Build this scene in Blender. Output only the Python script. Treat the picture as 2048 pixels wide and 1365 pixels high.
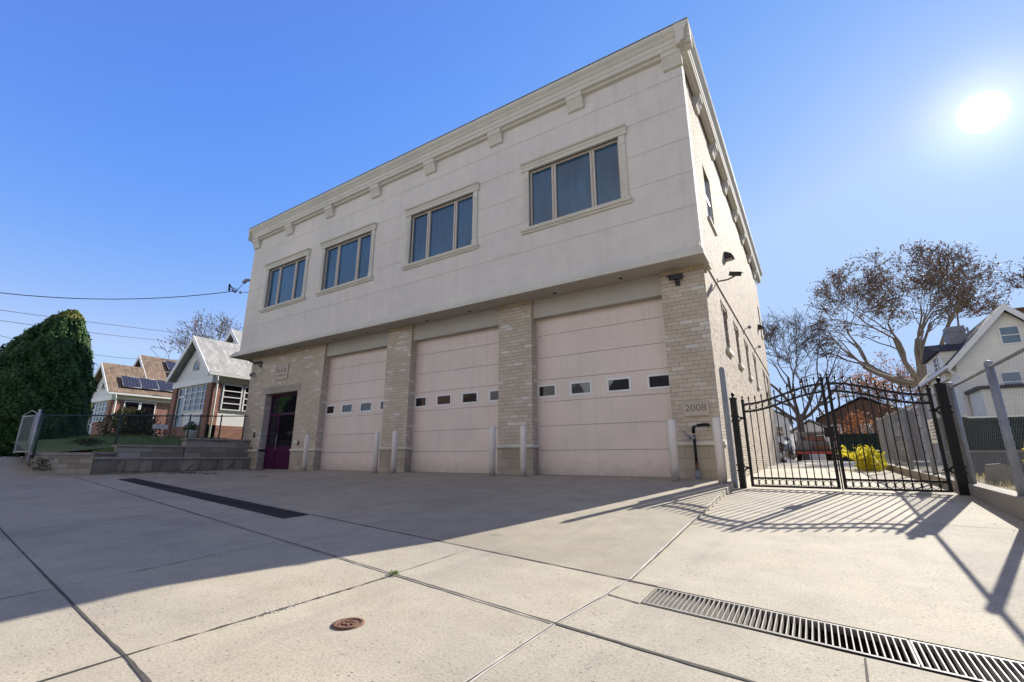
import bpy, bmesh, math, random
from mathutils import Vector, Matrix
R = math.radians
for o in list(bpy.data.objects): bpy.data.objects.remove(o)
scn = bpy.context.scene
COL = scn.collection

# ------------------------------------------------------------------ camera, sky, sun
PITCH, YAW, FPX = 0.25031, 0.57121, 918.8
fw = Vector((-math.sin(YAW)*math.cos(PITCH), math.cos(YAW)*math.cos(PITCH), math.sin(PITCH)))
rt = Vector((math.cos(YAW), math.sin(YAW), 0)); up = rt.cross(fw)
cd = bpy.data.cameras.new('camera'); cam = bpy.data.objects.new('camera', cd); COL.objects.link(cam)
cd.sensor_width = 36; cd.lens = FPX/2048*36; cd.clip_start = .05; cd.clip_end = 2000
cam.matrix_world = Matrix((rt, up, -fw)).transposed().to_4x4()
scn.camera = cam
SUN = Vector((.3198, 1, .5768)).normalized()
ELEV = math.asin(SUN.z); AZ = math.atan2(SUN.x, SUN.y)
W = bpy.data.worlds.new('World'); scn.world = W; W.use_nodes = True
wt = W.node_tree; wn = wt.nodes; wn.clear()
def N(t, typ, **kw):
    n = t.nodes.new(typ)
    for k, v in kw.items():
        if k.startswith('i_'): n.inputs[k[2:]].default_value = v
        else: setattr(n, k, v)
    return n
sky = N(wt, 'ShaderNodeTexSky', sky_type='NISHITA', sun_disc=False, sun_elevation=ELEV, sun_rotation=AZ,
        air_density=1.0, dust_density=0.02, ozone_density=2.4, altitude=50)
tc = N(wt, 'ShaderNodeTexCoord')
dt = N(wt, 'ShaderNodeVectorMath', operation='DOT_PRODUCT'); dt.inputs[1].default_value = SUN
wt.links.new(tc.outputs['Generated'], dt.inputs[0])
mx = N(wt, 'ShaderNodeMath', operation='MAXIMUM'); mx.inputs[1].default_value = 0
wt.links.new(dt.outputs['Value'], mx.inputs[0])
def lobe(p, a):
    q = N(wt, 'ShaderNodeMath', operation='POWER'); q.inputs[1].default_value = p
    s = N(wt, 'ShaderNodeMath', operation='MULTIPLY'); s.inputs[1].default_value = a
    wt.links.new(mx.outputs[0], q.inputs[0]); wt.links.new(q.outputs[0], s.inputs[0]); return s
a1, a2, a3 = lobe(15000, 150), lobe(600, 1.7), lobe(60, .35)      # the air's own bright aureole round the sun
s1 = N(wt, 'ShaderNodeMath', operation='ADD'); s2 = N(wt, 'ShaderNodeMath', operation='ADD')
wt.links.new(a1.outputs[0], s1.inputs[0]); wt.links.new(a2.outputs[0], s1.inputs[1])
wt.links.new(s1.outputs[0], s2.inputs[0]); wt.links.new(a3.outputs[0], s2.inputs[1])
gc = N(wt, 'ShaderNodeVectorMath', operation='SCALE'); gc.inputs[0].default_value = (1.0, .98, .95)
wt.links.new(s2.outputs[0], gc.inputs['Scale'])
ad = N(wt, 'ShaderNodeVectorMath', operation='ADD')
# the photograph's exposure compresses the sky's range: a curve per channel on the Nishita radiance
sp_ = N(wt, 'ShaderNodeSeparateColor'); wt.links.new(sky.outputs[0], sp_.inputs[0])
cb_ = N(wt, 'ShaderNodeCombineColor')
for k, (p, a) in enumerate(((1.55, .68), (.85, 1.03), (.05, 4.25))):
    q = N(wt, 'ShaderNodeMath', operation='POWER'); q.inputs[1].default_value = p; wt.links.new(sp_.outputs[k], q.inputs[0])
    u = N(wt, 'ShaderNodeMath', operation='MULTIPLY'); u.inputs[1].default_value = a; wt.links.new(q.outputs[0], u.inputs[0])
    c_ = N(wt, 'ShaderNodeMath', operation='MINIMUM'); c_.inputs[1].default_value = (2.2, 3.1, 9)[k]; wt.links.new(u.outputs[0], c_.inputs[0]); wt.links.new(c_.outputs[0], cb_.inputs[k])
# warm veil added overhead and to the north, out of view, to warm the shade
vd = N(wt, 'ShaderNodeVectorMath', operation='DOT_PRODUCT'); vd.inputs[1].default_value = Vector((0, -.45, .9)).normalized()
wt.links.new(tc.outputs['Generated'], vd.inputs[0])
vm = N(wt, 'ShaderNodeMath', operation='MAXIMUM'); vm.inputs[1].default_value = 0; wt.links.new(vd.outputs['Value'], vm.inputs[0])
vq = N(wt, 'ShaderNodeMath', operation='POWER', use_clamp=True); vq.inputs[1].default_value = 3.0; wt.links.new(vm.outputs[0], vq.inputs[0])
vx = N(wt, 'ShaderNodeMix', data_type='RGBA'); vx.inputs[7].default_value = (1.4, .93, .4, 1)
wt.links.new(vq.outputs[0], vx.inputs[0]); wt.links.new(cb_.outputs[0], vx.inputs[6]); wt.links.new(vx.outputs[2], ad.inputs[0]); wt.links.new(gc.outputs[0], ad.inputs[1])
nd = N(wt, 'ShaderNodeVectorMath', operation='DOT_PRODUCT'); nd.inputs[1].default_value = Vector((-.25, -1, .0)).normalized()   # glow added low in the north, behind the camera, to fill the shaded facade
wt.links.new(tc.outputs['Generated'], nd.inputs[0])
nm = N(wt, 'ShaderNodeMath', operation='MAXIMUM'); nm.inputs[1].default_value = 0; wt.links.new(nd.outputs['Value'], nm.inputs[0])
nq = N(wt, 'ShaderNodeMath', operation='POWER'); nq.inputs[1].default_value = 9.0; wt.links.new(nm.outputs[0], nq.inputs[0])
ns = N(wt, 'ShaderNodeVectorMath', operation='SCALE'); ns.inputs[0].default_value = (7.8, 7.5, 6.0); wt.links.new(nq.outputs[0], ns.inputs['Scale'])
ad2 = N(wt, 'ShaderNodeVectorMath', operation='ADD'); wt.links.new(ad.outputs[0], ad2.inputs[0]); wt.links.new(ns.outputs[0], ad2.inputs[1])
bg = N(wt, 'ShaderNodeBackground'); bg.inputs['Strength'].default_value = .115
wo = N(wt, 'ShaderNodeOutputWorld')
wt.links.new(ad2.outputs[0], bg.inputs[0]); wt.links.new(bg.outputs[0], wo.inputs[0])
sl = bpy.data.lights.new('sun', 'SUN'); sl.energy = 5.0; sl.angle = R(.5); sl.color = (1, .95, .86)
so = bpy.data.objects.new('sun', sl); COL.objects.link(so)
so.rotation_euler = SUN.to_track_quat('Z', 'Y').to_euler()
scn.view_settings.view_transform = 'Standard'; scn.view_settings.look = 'None'
scn.view_settings.exposure = .9; scn.view_settings.gamma = 1
scn.render.engine = 'CYCLES'

# ------------------------------------------------------------------ materials
def newmat(name):
    m = bpy.data.materials.new(name); m.use_nodes = True
    t = m.node_tree; b = t.nodes['Principled BSDF']; return m, t, b
def c4(c): return (c[0], c[1], c[2], 1)
def uvn(t):
    return N(t, 'ShaderNodeUVMap').outputs[0]
def noise(t, vec, scale, detail=3, rough=.6):
    n = N(t, 'ShaderNodeTexNoise'); n.inputs['Scale'].default_value = scale
    n.inputs['Detail'].default_value = detail; n.inputs['Roughness'].default_value = rough
    t.links.new(vec, n.inputs['Vector']); return n.outputs['Fac']
def ramp(t, fac, stops):
    r = N(t, 'ShaderNodeValToRGB'); e = r.color_ramp.elements
    while len(e) < len(stops): e.new(.5)
    for i, (p, c) in enumerate(stops):
        e[i].position = p; e[i].color = c4(c) if not isinstance(c, (int, float)) else (c, c, c, 1)
    t.links.new(fac, r.inputs[0]); return r.outputs[0]
def mix(t, f, a, b, typ='MIX'):
    n = N(t, 'ShaderNodeMix', data_type='RGBA', blend_type=typ)
    for s, v in ((0, f), (6, a), (7, b)):
        if isinstance(v, (int, float)): n.inputs[s].default_value = v
        elif isinstance(v, tuple): n.inputs[s].default_value = c4(v)
        else: t.links.new(v, n.inputs[s])
    return n.outputs[2]
def mth(t, op, a, b=None, clamp=False):
    n = N(t, 'ShaderNodeMath', operation=op, use_clamp=clamp)
    for i, v in enumerate((a, b)):
        if v is None: continue
        if isinstance(v, (int, float)): n.inputs[i].default_value = v
        else: t.links.new(v, n.inputs[i])
    return n.outputs[0]
def bump(t, b, h, s=.3, d=.01):
    n = N(t, 'ShaderNodeBump'); n.inputs['Strength'].default_value = s; n.inputs['Distance'].default_value = d
    t.links.new(h, n.inputs['Height']); t.links.new(n.outputs[0], b.inputs['Normal'])
def mapv(t, vec, sc, off=(0, 0, 0)):
    n = N(t, 'ShaderNodeMapping'); n.inputs['Scale'].default_value = sc; n.inputs['Location'].default_value = off
    t.links.new(vec, n.inputs[0]); return n.outputs[0]
def plain(name, col, rough=.6, metal=0, var=.12, vs=6, bs=.15, spec=.5):
    m, t, b = newmat(name); v = uvn(t)
    f = noise(t, v, vs, 4)
    g = noise(t, v, vs*9, 3)
    c = mix(t, 1, c4(col)[:3], ramp(t, f, [(.3, 1-var), (.7, 1+var)]), 'MULTIPLY')
    c = mix(t, .5, c, ramp(t, g, [(.3, 1-var*.6), (.7, 1+var*.6)]), 'MULTIPLY')
    t.links.new(c, b.inputs['Base Color']); b.inputs['Roughness'].default_value = rough
    b.inputs['Metallic'].default_value = metal; b.inputs['Specular IOR Level'].default_value = spec
    if bs: bump(t, b, g, bs, .004)
    return m
def brickmat(name, bw, bh, cols, mortar, mw=.008, rough=.85, bs=.5, off=.5, dist=.01, stain=None):
    m, t, b = newmat(name); v = uvn(t)
    sx = N(t, 'ShaderNodeSeparateXYZ'); t.links.new(v, sx.inputs[0])
    vy = mth(t, 'DIVIDE', sx.outputs[1], bh); row = mth(t, 'FLOOR', vy); fy = mth(t, 'FRACT', vy)
    u = mth(t, 'ADD', mth(t, 'DIVIDE', sx.outputs[0], bw), mth(t, 'MULTIPLY', row, off))
    colm = mth(t, 'FLOOR', u); fx = mth(t, 'FRACT', u)
    cb = N(t, 'ShaderNodeCombineXYZ'); t.links.new(row, cb.inputs[0]); t.links.new(colm, cb.inputs[1])
    wn_ = N(t, 'ShaderNodeTexWhiteNoise', noise_dimensions='2D'); t.links.new(cb.outputs[0], wn_.inputs['Vector'])
    r = N(t, 'ShaderNodeValToRGB'); r.color_ramp.interpolation = 'LINEAR'; e = r.color_ramp.elements
    while len(e) < len(cols): e.new(.5)
    for i, (p, c) in enumerate(cols): e[i].position = p; e[i].color = c4(c)
    t.links.new(wn_.outputs['Value'], r.inputs[0])
    ex = mth(t, 'MULTIPLY', mth(t, 'MINIMUM', fx, mth(t, 'SUBTRACT', 1, fx)), bw)
    ey = mth(t, 'MULTIPLY', mth(t, 'MINIMUM', fy, mth(t, 'SUBTRACT', 1, fy)), bh)
    ed = mth(t, 'MINIMUM', ex, ey)
    wob = mth(t, 'MULTIPLY', mth(t, 'SUBTRACT', noise(t, v, 30, 2), .5), mw*.7)
    ed = mth(t, 'ADD', ed, wob)
    mask = mth(t, 'SMOOTH_MIN', mth(t, 'DIVIDE', ed, mw), 1.0); mask = mth(t, 'MULTIPLY', mask, mask, True)
    n1 = noise(t, v, 55, 4)
    c = mix(t, 1, r.outputs[0], ramp(t, n1, [(.25, .8), (.75, 1.15)]), 'MULTIPLY')
    c = mix(t, mask, mortar, c)
    big = noise(t, v, .9, 3)
    c = mix(t, 1, c, ramp(t, big, [(.3, .9), (.7, 1.08)]), 'MULTIPLY')
    if stain:
        zz = ramp(t, mth(t, 'ADD', mth(t, 'MULTIPLY', mth(t, 'SUBTRACT', sx.outputs[1], stain[0]), 1/stain[1]), mth(t, 'MULTIPLY', noise(t, v, 3, 3), .5)), [(.2, 0.0), (.9, 1.0)])
        c = mix(t, zz, mix(t, 1, c, stain[2], 'MULTIPLY'), c)
    t.links.new(c, b.inputs['Base Color']); b.inputs['Roughness'].default_value = rough
    h = mth(t, 'ADD', mask, mth(t, 'MULTIPLY', n1, .35)); bump(t, b, h, bs, dist)
    return m
def concrete(name, col, pits=1.0, drag=True):
    m, t, b = newmat(name); v = uvn(t)
    f1 = noise(t, v, .35, 5, .65); f2 = noise(t, v, 2.2, 5, .65); f3 = noise(t, v, 60, 4, .7); f4 = noise(t, v, 260, 2, .5)
    c = mix(t, 1, c4(col)[:3], ramp(t, f1, [(.3, (.80, .80, .82)), (.5, (1, .99, .97)), (.7, (1.12, 1.09, 1.03))]), 'MULTIPLY')
    c = mix(t, .8, c, ramp(t, f2, [(.3, (.84, .83, .82)), (.7, (1.1, 1.1, 1.1))]), 'MULTIPLY')
    c = mix(t, .9, c, ramp(t, f3, [(.3, .76), (.7, 1.2)]), 'MULTIPLY')
    c = mix(t, .55, c, ramp(t, f4, [(.25, .75), (.75, 1.25)]), 'MULTIPLY')
    # oil and rust streaks that run across the slabs
    st = noise(t, mapv(t, v, (.25, 2.2, 1), (3, 7, 0)), 1.2, 5, .7)
    c = mix(t, mth(t, 'MULTIPLY', ramp(t, st, [(.56, 0.0), (.74, 1.0)]), .35), c, (.47, .36, .25))
    dk = noise(t, mapv(t, v, (.6, .9, 1), (11, 2, 0)), 1.0, 6, .75)
    c = mix(t, mth(t, 'MULTIPLY', ramp(t, dk, [(.55, 0.0), (.8, 1.0)]), .45), c, (.23, .21, .19))
    ty = noise(t, mapv(t, v, (2.6, .22, 1), (1, 9, 0)), 1.0, 5, .65)
    c = mix(t, mth(t, 'MULTIPLY', ramp(t, ty, [(.56, 0.0), (.72, 1.0)]), .30), c, (.20, .18, .155))
    ol = N(t, 'ShaderNodeTexVoronoi', feature='F1'); ol.inputs['Scale'].default_value = .9
    t.links.new(mapv(t, v, (1, 1.2, 1), (4, 1, 0)), ol.inputs['Vector'])
    od = mth(t, 'ADD', ol.outputs['Distance'], mth(t, 'MULTIPLY', mth(t, 'SUBTRACT', f2, .5), .12))
    c = mix(t, mth(t, 'MULTIPLY', mth(t, 'MULTIPLY', ramp(t, od, [(.03, 1.0), (.10, 0.0)]), ramp(t, ol.outputs['Color'], [(.45, 0.0), (.5, 1.0)])), .5), c, (.12, .105, .09))
    # small pits and dark aggregate
    dist = mapv(t, v, (1, 1.7, 1))
    for sc, th, am, lo in ((24, .17, .9, .66), (55, .2, .85, .58), (110, .24, .7, .5)):
        vo = N(t, 'ShaderNodeTexVoronoi', feature='F1'); vo.inputs['Scale'].default_value = sc; t.links.new(dist, vo.inputs['Vector'])
        sel = ramp(t, vo.outputs['Color'], [(lo, 0.0), (lo+.04, 1.0)])
        dot = ramp(t, vo.outputs['Distance'], [(th, 1.0), (th+.10, 0.0)])
        k = mth(t, 'MULTIPLY', mth(t, 'MULTIPLY', sel, dot), am*pits)
        k = mth(t, 'MULTIPLY', k, ramp(t, noise(t, v, 1.3, 3), [(.35, .3), (.62, 1.0)]))
        c = mix(t, k, c, (.12, .10, .085))
    lt = N(t, 'ShaderNodeTexVoronoi', feature='F1'); lt.inputs['Scale'].default_value = 75; t.links.new(mapv(t, dist, (1, 1, 1), (5, 5, 0)), lt.inputs['Vector'])
    k = mth(t, 'MULTIPLY', ramp(t, lt.outputs['Distance'], [(.15, 1.0), (.3, 0.0)]), mth(t, 'MULTIPLY', ramp(t, lt.outputs['Color'], [(.6, 0.0), (.65, 1.0)]), .35))
    c = mix(t, k, c, (.74, .70, .62))
    t.links.new(c, b.inputs['Base Color']); b.inputs['Roughness'].default_value = .88
    b.inputs['Specular IOR Level'].default_value = .35
    h = mth(t, 'ADD', mth(t, 'MULTIPLY', f3, .6), mth(t, 'MULTIPLY', f4, .5)); bump(t, b, h, .45, .004)
    return m
def siding(name, col, pitch=.12, rough=.5):
    m, t, b = newmat(name); v = uvn(t)
    sx = N(t, 'ShaderNodeSeparateXYZ'); t.links.new(v, sx.inputs[0])
    fy = mth(t, 'FRACT', mth(t, 'DIVIDE', sx.outputs[1], pitch))
    c = mix(t, ramp(t, fy, [(0, 1.0), (.06, 1.0), (.12, 0.0)]), col, tuple(x*.55 for x in col))
    c = mix(t, 1, c, ramp(t, noise(t, v, 1.5, 4), [(.3, .93), (.7, 1.05)]), 'MULTIPLY')
    t.links.new(c, b.inputs['Base Color']); b.inputs['Roughness'].default_value = rough
    bump(t, b, fy, .5, .012); return m
def stucco(name, col, zlo=4.5, streak=.28):
    m, t, b = newmat(name); v = uvn(t)
    big = noise(t, v, .5, 4); f = noise(t, v, 3, 4); g = noise(t, v, 130, 3)
    c = mix(t, 1, c4(col)[:3], ramp(t, big, [(.3, (.91, .91, .93)), (.7, (1.05, 1.04, 1.03))]), 'MULTIPLY')
    c = mix(t, .6, c, ramp(t, f, [(.3, .93), (.7, 1.05)]), 'MULTIPLY')
    s = noise(t, mapv(t, v, (1.8, .09, 1)), 2.2, 6, .7)
    c = mix(t, mth(t, 'MULTIPLY', ramp(t, s, [(.5, 0.0), (.78, 1.0)]), streak), c, tuple(x*.62 for x in col))
    c = mix(t, .45, c, ramp(t, g, [(.3, .85), (.7, 1.12)]), 'MULTIPLY')
    s3 = noise(t, mapv(t, v, (6, .25, 1), (3, 1, 0)), 2.0, 5, .75)
    c = mix(t, mth(t, 'MULTIPLY', ramp(t, s3, [(.55, 0.0), (.8, 1.0)]), .14), c, tuple(x*.55 for x in col))
    t.links.new(c, b.inputs['Base Color']); b.inputs['Roughness'].default_value = .9; b.inputs['Specular IOR Level'].default_value = .25
    bump(t, b, g, .35, .004); return m
def glass(name, col, rough=.03, ior=1.9, wob=.02):
    m, t, b = newmat(name); v = uvn(t)
    b.inputs['Base Color'].default_value = c4(col); b.inputs['Roughness'].default_value = rough
    b.inputs['IOR'].default_value = ior; b.inputs['Specular IOR Level'].default_value = .5
    bump(t, b, noise(t, v, 1.3, 2), wob, .05); return m
def leafmat(name, c1, c2, tr=.25):
    m, t, b = newmat(name)
    gi = N(t, 'ShaderNodeObjectInfo'); v = uvn(t)
    wn_ = N(t, 'ShaderNodeTexWhiteNoise', noise_dimensions='2D')
    sn = N(t, 'ShaderNodeVectorMath', operation='FLOOR'); t.links.new(v, sn.inputs[0]); t.links.new(sn.outputs[0], wn_.inputs['Vector'])
    c = ramp(t, wn_.outputs['Value'], [(0, c1), (1, c2)])
    t.links.new(c, b.inputs['Base Color']); b.inputs['Roughness'].default_value = .6
    b.inputs['Specular IOR Level'].default_value = .3
    if tr:
        ts = N(t, 'ShaderNodeBsdfTranslucent'); t.links.new(c, ts.inputs[0])
        ms = N(t, 'ShaderNodeMixShader'); ms.inputs[0].default_value = tr
        t.links.new(b.outputs[0], ms.inputs[1]); t.links.new(ts.outputs[0], ms.inputs[2])
        t.links.new(ms.outputs[0], t.nodes['Material Output'].inputs[0])
    return m
M = {}
M['conc'] = concrete('sidewalk concrete', (.435, .392, .305))
M['apron'] = concrete('apron concrete', (.395, .352, .265), .6)
M['drive'] = concrete('driveway concrete', (.475, .43, .335), .9)
M['curb'] = concrete('curb concrete', (.30, .27, .22), 1)
M['asphalt'] = plain('asphalt', (.06, .06, .062), .9, var=.25, vs=3)
M['joint'] = plain('joint dirt', (.075, .065, .055), .95, var=.4, vs=20)
M['sealant'] = plain('pale joint sealant', (.56, .52, .45), .7, var=.2, vs=9)
M['stucco'] = stucco('off white stucco', (.735, .69, .615))
M['groove'] = plain('tan groove', (.66, .56, .40), .9)
M['trim'] = stucco('cream stucco trim', (.68, .65, .55), streak=.25)
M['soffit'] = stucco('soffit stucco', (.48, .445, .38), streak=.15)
BC = [(0, (.51, .425, .325)), (.4, (.545, .46, .35)), (.75, (.58, .49, .375)), (.9, (.61, .52, .41)), (.94, (.66, .60, .51)), (1, (.69, .64, .56))]
M['brick'] = brickmat('buff facade brick', .29, .093, BC, (.27, .235, .19), .006, off=.37)
M['block'] = brickmat('smooth base block', .46, .235, [(0, (.36, .295, .215)), (1, (.45, .385, .30))], (.22, .19, .15), .006, off=.5, bs=.25)
M['header'] = brickmat('yellow header brick', .098, .2, [(0, (.42, .33, .20)), (1, (.50, .41, .27))], (.24, .2, .15), .006, off=0)
M['soldier'] = brickmat('soldier brick', .075, .30, [(0, (.36, .31, .25)), (1, (.44, .39, .33))], (.25, .22, .18), .006, off=0)
M['sbrick'] = brickmat('cream side brick', .20, .067, [(0, (.29, .22, .15)), (.22, (.44, .35, .25)), (.7, (.50, .405, .295)), (1, (.57, .48, .365))], (.32, .255, .185), .008, off=.5, bs=1.0, dist=.022)
def dirty(name, col, z0=-.42, h=.5, rough=.45, ribs=False, amt=.6, dirt=(.22, .18, .14)):
    m, t, b = newmat(name); v = uvn(t); sx = N(t, 'ShaderNodeSeparateXYZ'); t.links.new(v, sx.inputs[0])
    c = mix(t, 1, c4(col)[:3], ramp(t, noise(t, v, .8, 4), [(.3, .93), (.7, 1.05)]), 'MULTIPLY')
    st = noise(t, mapv(t, v, (3.5, .25, 1)), 2, 5, .7)
    c = mix(t, mth(t, 'MULTIPLY', ramp(t, st, [(.5, 0.0), (.8, 1.0)]), .30), c, tuple(x*.6 for x in col))
    hz = mth(t, 'DIVIDE', mth(t, 'SUBTRACT', sx.outputs[1], z0), h)
    hz = mth(t, 'ADD', hz, mth(t, 'MULTIPLY', mth(t, 'SUBTRACT', noise(t, v, 5, 5, .75), .5), 1.1))
    c = mix(t, mth(t, 'MULTIPLY', ramp(t, hz, [(.0, 1.0), (.75, 0.0)]), amt), c, dirt)
    sc = noise(t, mapv(t, v, (1.2, 5, 1)), 6, 4, .8)
    c = mix(t, mth(t, 'MULTIPLY', ramp(t, sc, [(.66, 0.0), (.74, 1.0)]), .22), c, (.25, .21, .18))
    t.links.new(c, b.inputs['Base Color']); b.inputs['Roughness'].default_value = rough
    g = noise(t, v, 40, 3)
    if ribs:
        fr = mth(t, 'FRACT', mth(t, 'MULTIPLY', sx.outputs[1], 1/.1015))
        h_ = mth(t, 'ADD', ramp(t, fr, [(0, 0.0), (.08, 1.0), (.92, 1.0), (1, 0.0)]), mth(t, 'MULTIPLY', g, .12)); bump(t, b, h_, .22, .006)
    else: bump(t, b, g, .08, .004)
    return m
M['door'] = dirty('pink beige door enamel', (.74, .62, .535), ribs=True, amt=.45)
M['bollard'] = dirty('pale bollard paint', (.76, .69, .61), -.45, .35, amt=.8)
M['shadedwhite'] = plain('white paint with painted shade', (.42, .42, .44), .6, var=.15)  # white of the garden gate, its shade put into a darker colour
M['white'] = plain('white paint', (.78, .77, .75), .45, var=.05)
M['winframe'] = plain('beige window frame', (.56, .49, .40), .5, var=.06)
def skycurtainglass():
    m, t, b = newmat('upper glass with painted sky'); v = uvn(t)  # blue of the reflected sky painted into the base colour, over faint curtain bands
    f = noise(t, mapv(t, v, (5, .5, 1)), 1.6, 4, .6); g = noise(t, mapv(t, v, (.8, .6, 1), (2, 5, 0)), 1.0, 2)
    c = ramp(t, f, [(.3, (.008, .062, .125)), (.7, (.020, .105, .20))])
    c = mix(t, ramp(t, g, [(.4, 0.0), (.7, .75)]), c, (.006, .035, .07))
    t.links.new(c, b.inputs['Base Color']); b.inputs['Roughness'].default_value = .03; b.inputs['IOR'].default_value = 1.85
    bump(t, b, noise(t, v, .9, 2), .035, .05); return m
M['glassup'] = skycurtainglass()
M['glassdk'] = glass('dark glass', (.012, .010, .014), ior=1.7)
M['glassblk'] = plain('glass block', (.55, .57, .58), .25, var=.35, vs=12, bs=.5)
M['glasshs'] = glass('house window glass', (.06, .07, .08), ior=2.0)
M['plum'] = plain('plum door paint', (.060, .005, .042), .3, var=.15, vs=2, bs=.02)
M['seam'] = plain('door seam', (.20, .165, .14), .8)
M['black'] = plain('black gate paint', (.006, .006, .007), .42, var=.3, vs=10, bs=.05, spec=.25)
M['blkmetal'] = plain('dark fixture', (.03, .03, .032), .5, var=.3)
M['galv'] = plain('galvanised steel', (.27, .28, .30), .6, .4, var=.2, vs=6)
M['gpole'] = plain('grey painted post', (.22, .235, .26), .6, var=.15, vs=5)
M['mesh'] = plain('chain link wire', (.34, .34, .33), .6, .3, var=.15)
M['gmesh'] = plain('green chain link wire', (.03, .06, .055), .5, .2, var=.2)
M['stone'] = plain('limestone plaque', (.52, .45, .37), .8, var=.08, vs=8)
M['engrave'] = plain('engraved lettering', (.20, .155, .115), .9)
M['grate'] = plain('galvanised grate', (.33, .30, .26), .6, .0, var=.3, vs=9)
M['dkgrate'] = plain('dark iron grate', (.085, .062, .055), .7, .2, var=.5, vs=4)
M['channel'] = plain('drain channel', (.04, .035, .03), .9, var=.3)
M['rust'] = plain('rusty iron', (.17, .085, .05), .8, .2, var=.5, vs=25, bs=.6)
M['redbrick'] = brickmat('red house brick', .21, .07, [(0, (.20, .07, .045)), (1, (.34, .14, .09))], (.32, .28, .24), .008, bs=.3)
M['gwall'] = brickmat('garden wall stone', .62, .2, [(0, (.22, .19, .14)), (.6, (.31, .27, .205)), (1, (.42, .38, .31))], (.14, .12, .10), .008, bs=.6)
M['rockface'] = brickmat('rock faced stone', .75, .42, [(0, (.20, .175, .13)), (1, (.30, .26, .19))], (.10, .09, .075), .01, bs=.6)
M['cap'] = plain('stone coping', (.30, .265, .225), .8, var=.25, vs=5, bs=.3)
M['shinglegrey'] = brickmat('grey shingles', .30, .14, [(0, (.30, .29, .28)), (1, (.44, .43, .40))], (.2, .2, .19), .012, bs=.4)
M['shinglebrown'] = brickmat('brown shingles', .30, .14, [(0, (.15, .10, .065)), (1, (.25, .17, .115))], (.10, .07, .05), .012, bs=.4)
M['shingledark'] = brickmat('dark shingles', .30, .15, [(0, (.03, .03, .036)), (1, (.06, .06, .07))], (.02, .02, .025), .012, rough=1, bs=.4)
M['whitesid'] = siding('white siding', (.74, .74, .74))
M['creamsid'] = siding('cream siding', (.86, .83, .74), .14)
M['roofmem'] = plain('roof membrane', (.2, .2, .2), .9)
M['solar'] = brickmat('solar cells', .16, .16, [(0, (.012, .014, .03)), (1, (.02, .023, .045))], (.22, .23, .26), .005, rough=.35, off=0, bs=0)
M['grass'] = plain('lawn', (.13, .17, .05), .95, var=.4, vs=12, bs=.6)
M['drygrass'] = plain('dry yard soil', (.16, .13, .075), .95, var=.4, vs=8, bs=.6)
M['bark'] = plain('grey bark', (.20, .165, .13), .9, var=.3, vs=6, bs=.6)
M['barkdk'] = plain('dark bark', (.115, .09, .075), .9, var=.3, vs=6, bs=.6)
M['wood'] = plain('weathered wood', (.25, .19, .13), .8, var=.3)
M['leafgreen'] = leafmat('evergreen leaf', (.016, .048, .012), (.065, .145, .035), .12)
M['leafsunlit'] = leafmat('painted sunlit tips', (.14, .15, .03), (.25, .24, .06))  # sunlight on the evergreen's top painted as a lighter leaf colour
M['leafbrown'] = leafmat('dry brown leaf', (.10, .06, .04), (.22, .12, .07))
M['leaforange'] = leafmat('orange leaf', (.32, .12, .04), (.50, .22, .08))
M['leafyellow'] = leafmat('yellow leaf', (.50, .46, .03), (.72, .62, .05), .4)
M['leafbush'] = leafmat('bush leaf', (.035, .045, .018), (.11, .10, .04))
M['cable'] = plain('black cable', (.02, .02, .022), .6)
M['binplastic'] = plain('dark green plastic', (.03, .045, .038), .95, var=.15, spec=.1)
M['red'] = plain('red paint', (.45, .06, .04), .5)
M['orange'] = plain('orange paint', (.26, .11, .06), .7)
M['truckgrey'] = plain('grey truck paint', (.20, .19, .18), .5, var=.3)
M['tyre'] = plain('tyre rubber', (.02, .02, .02), .9)
M['lamp'] = plain('lamp lens', (.3, .3, .28), .3)
M['dkbrick'] = brickmat('dark brown brick', .21, .07, [(0, (.075, .035, .025)), (1, (.14, .07, .05))], (.12, .10, .09), .008, bs=.3)
M['conc2'] = plain('old grey wall', (.16, .15, .14), .9, var=.25, vs=1.5, bs=.3)

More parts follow.
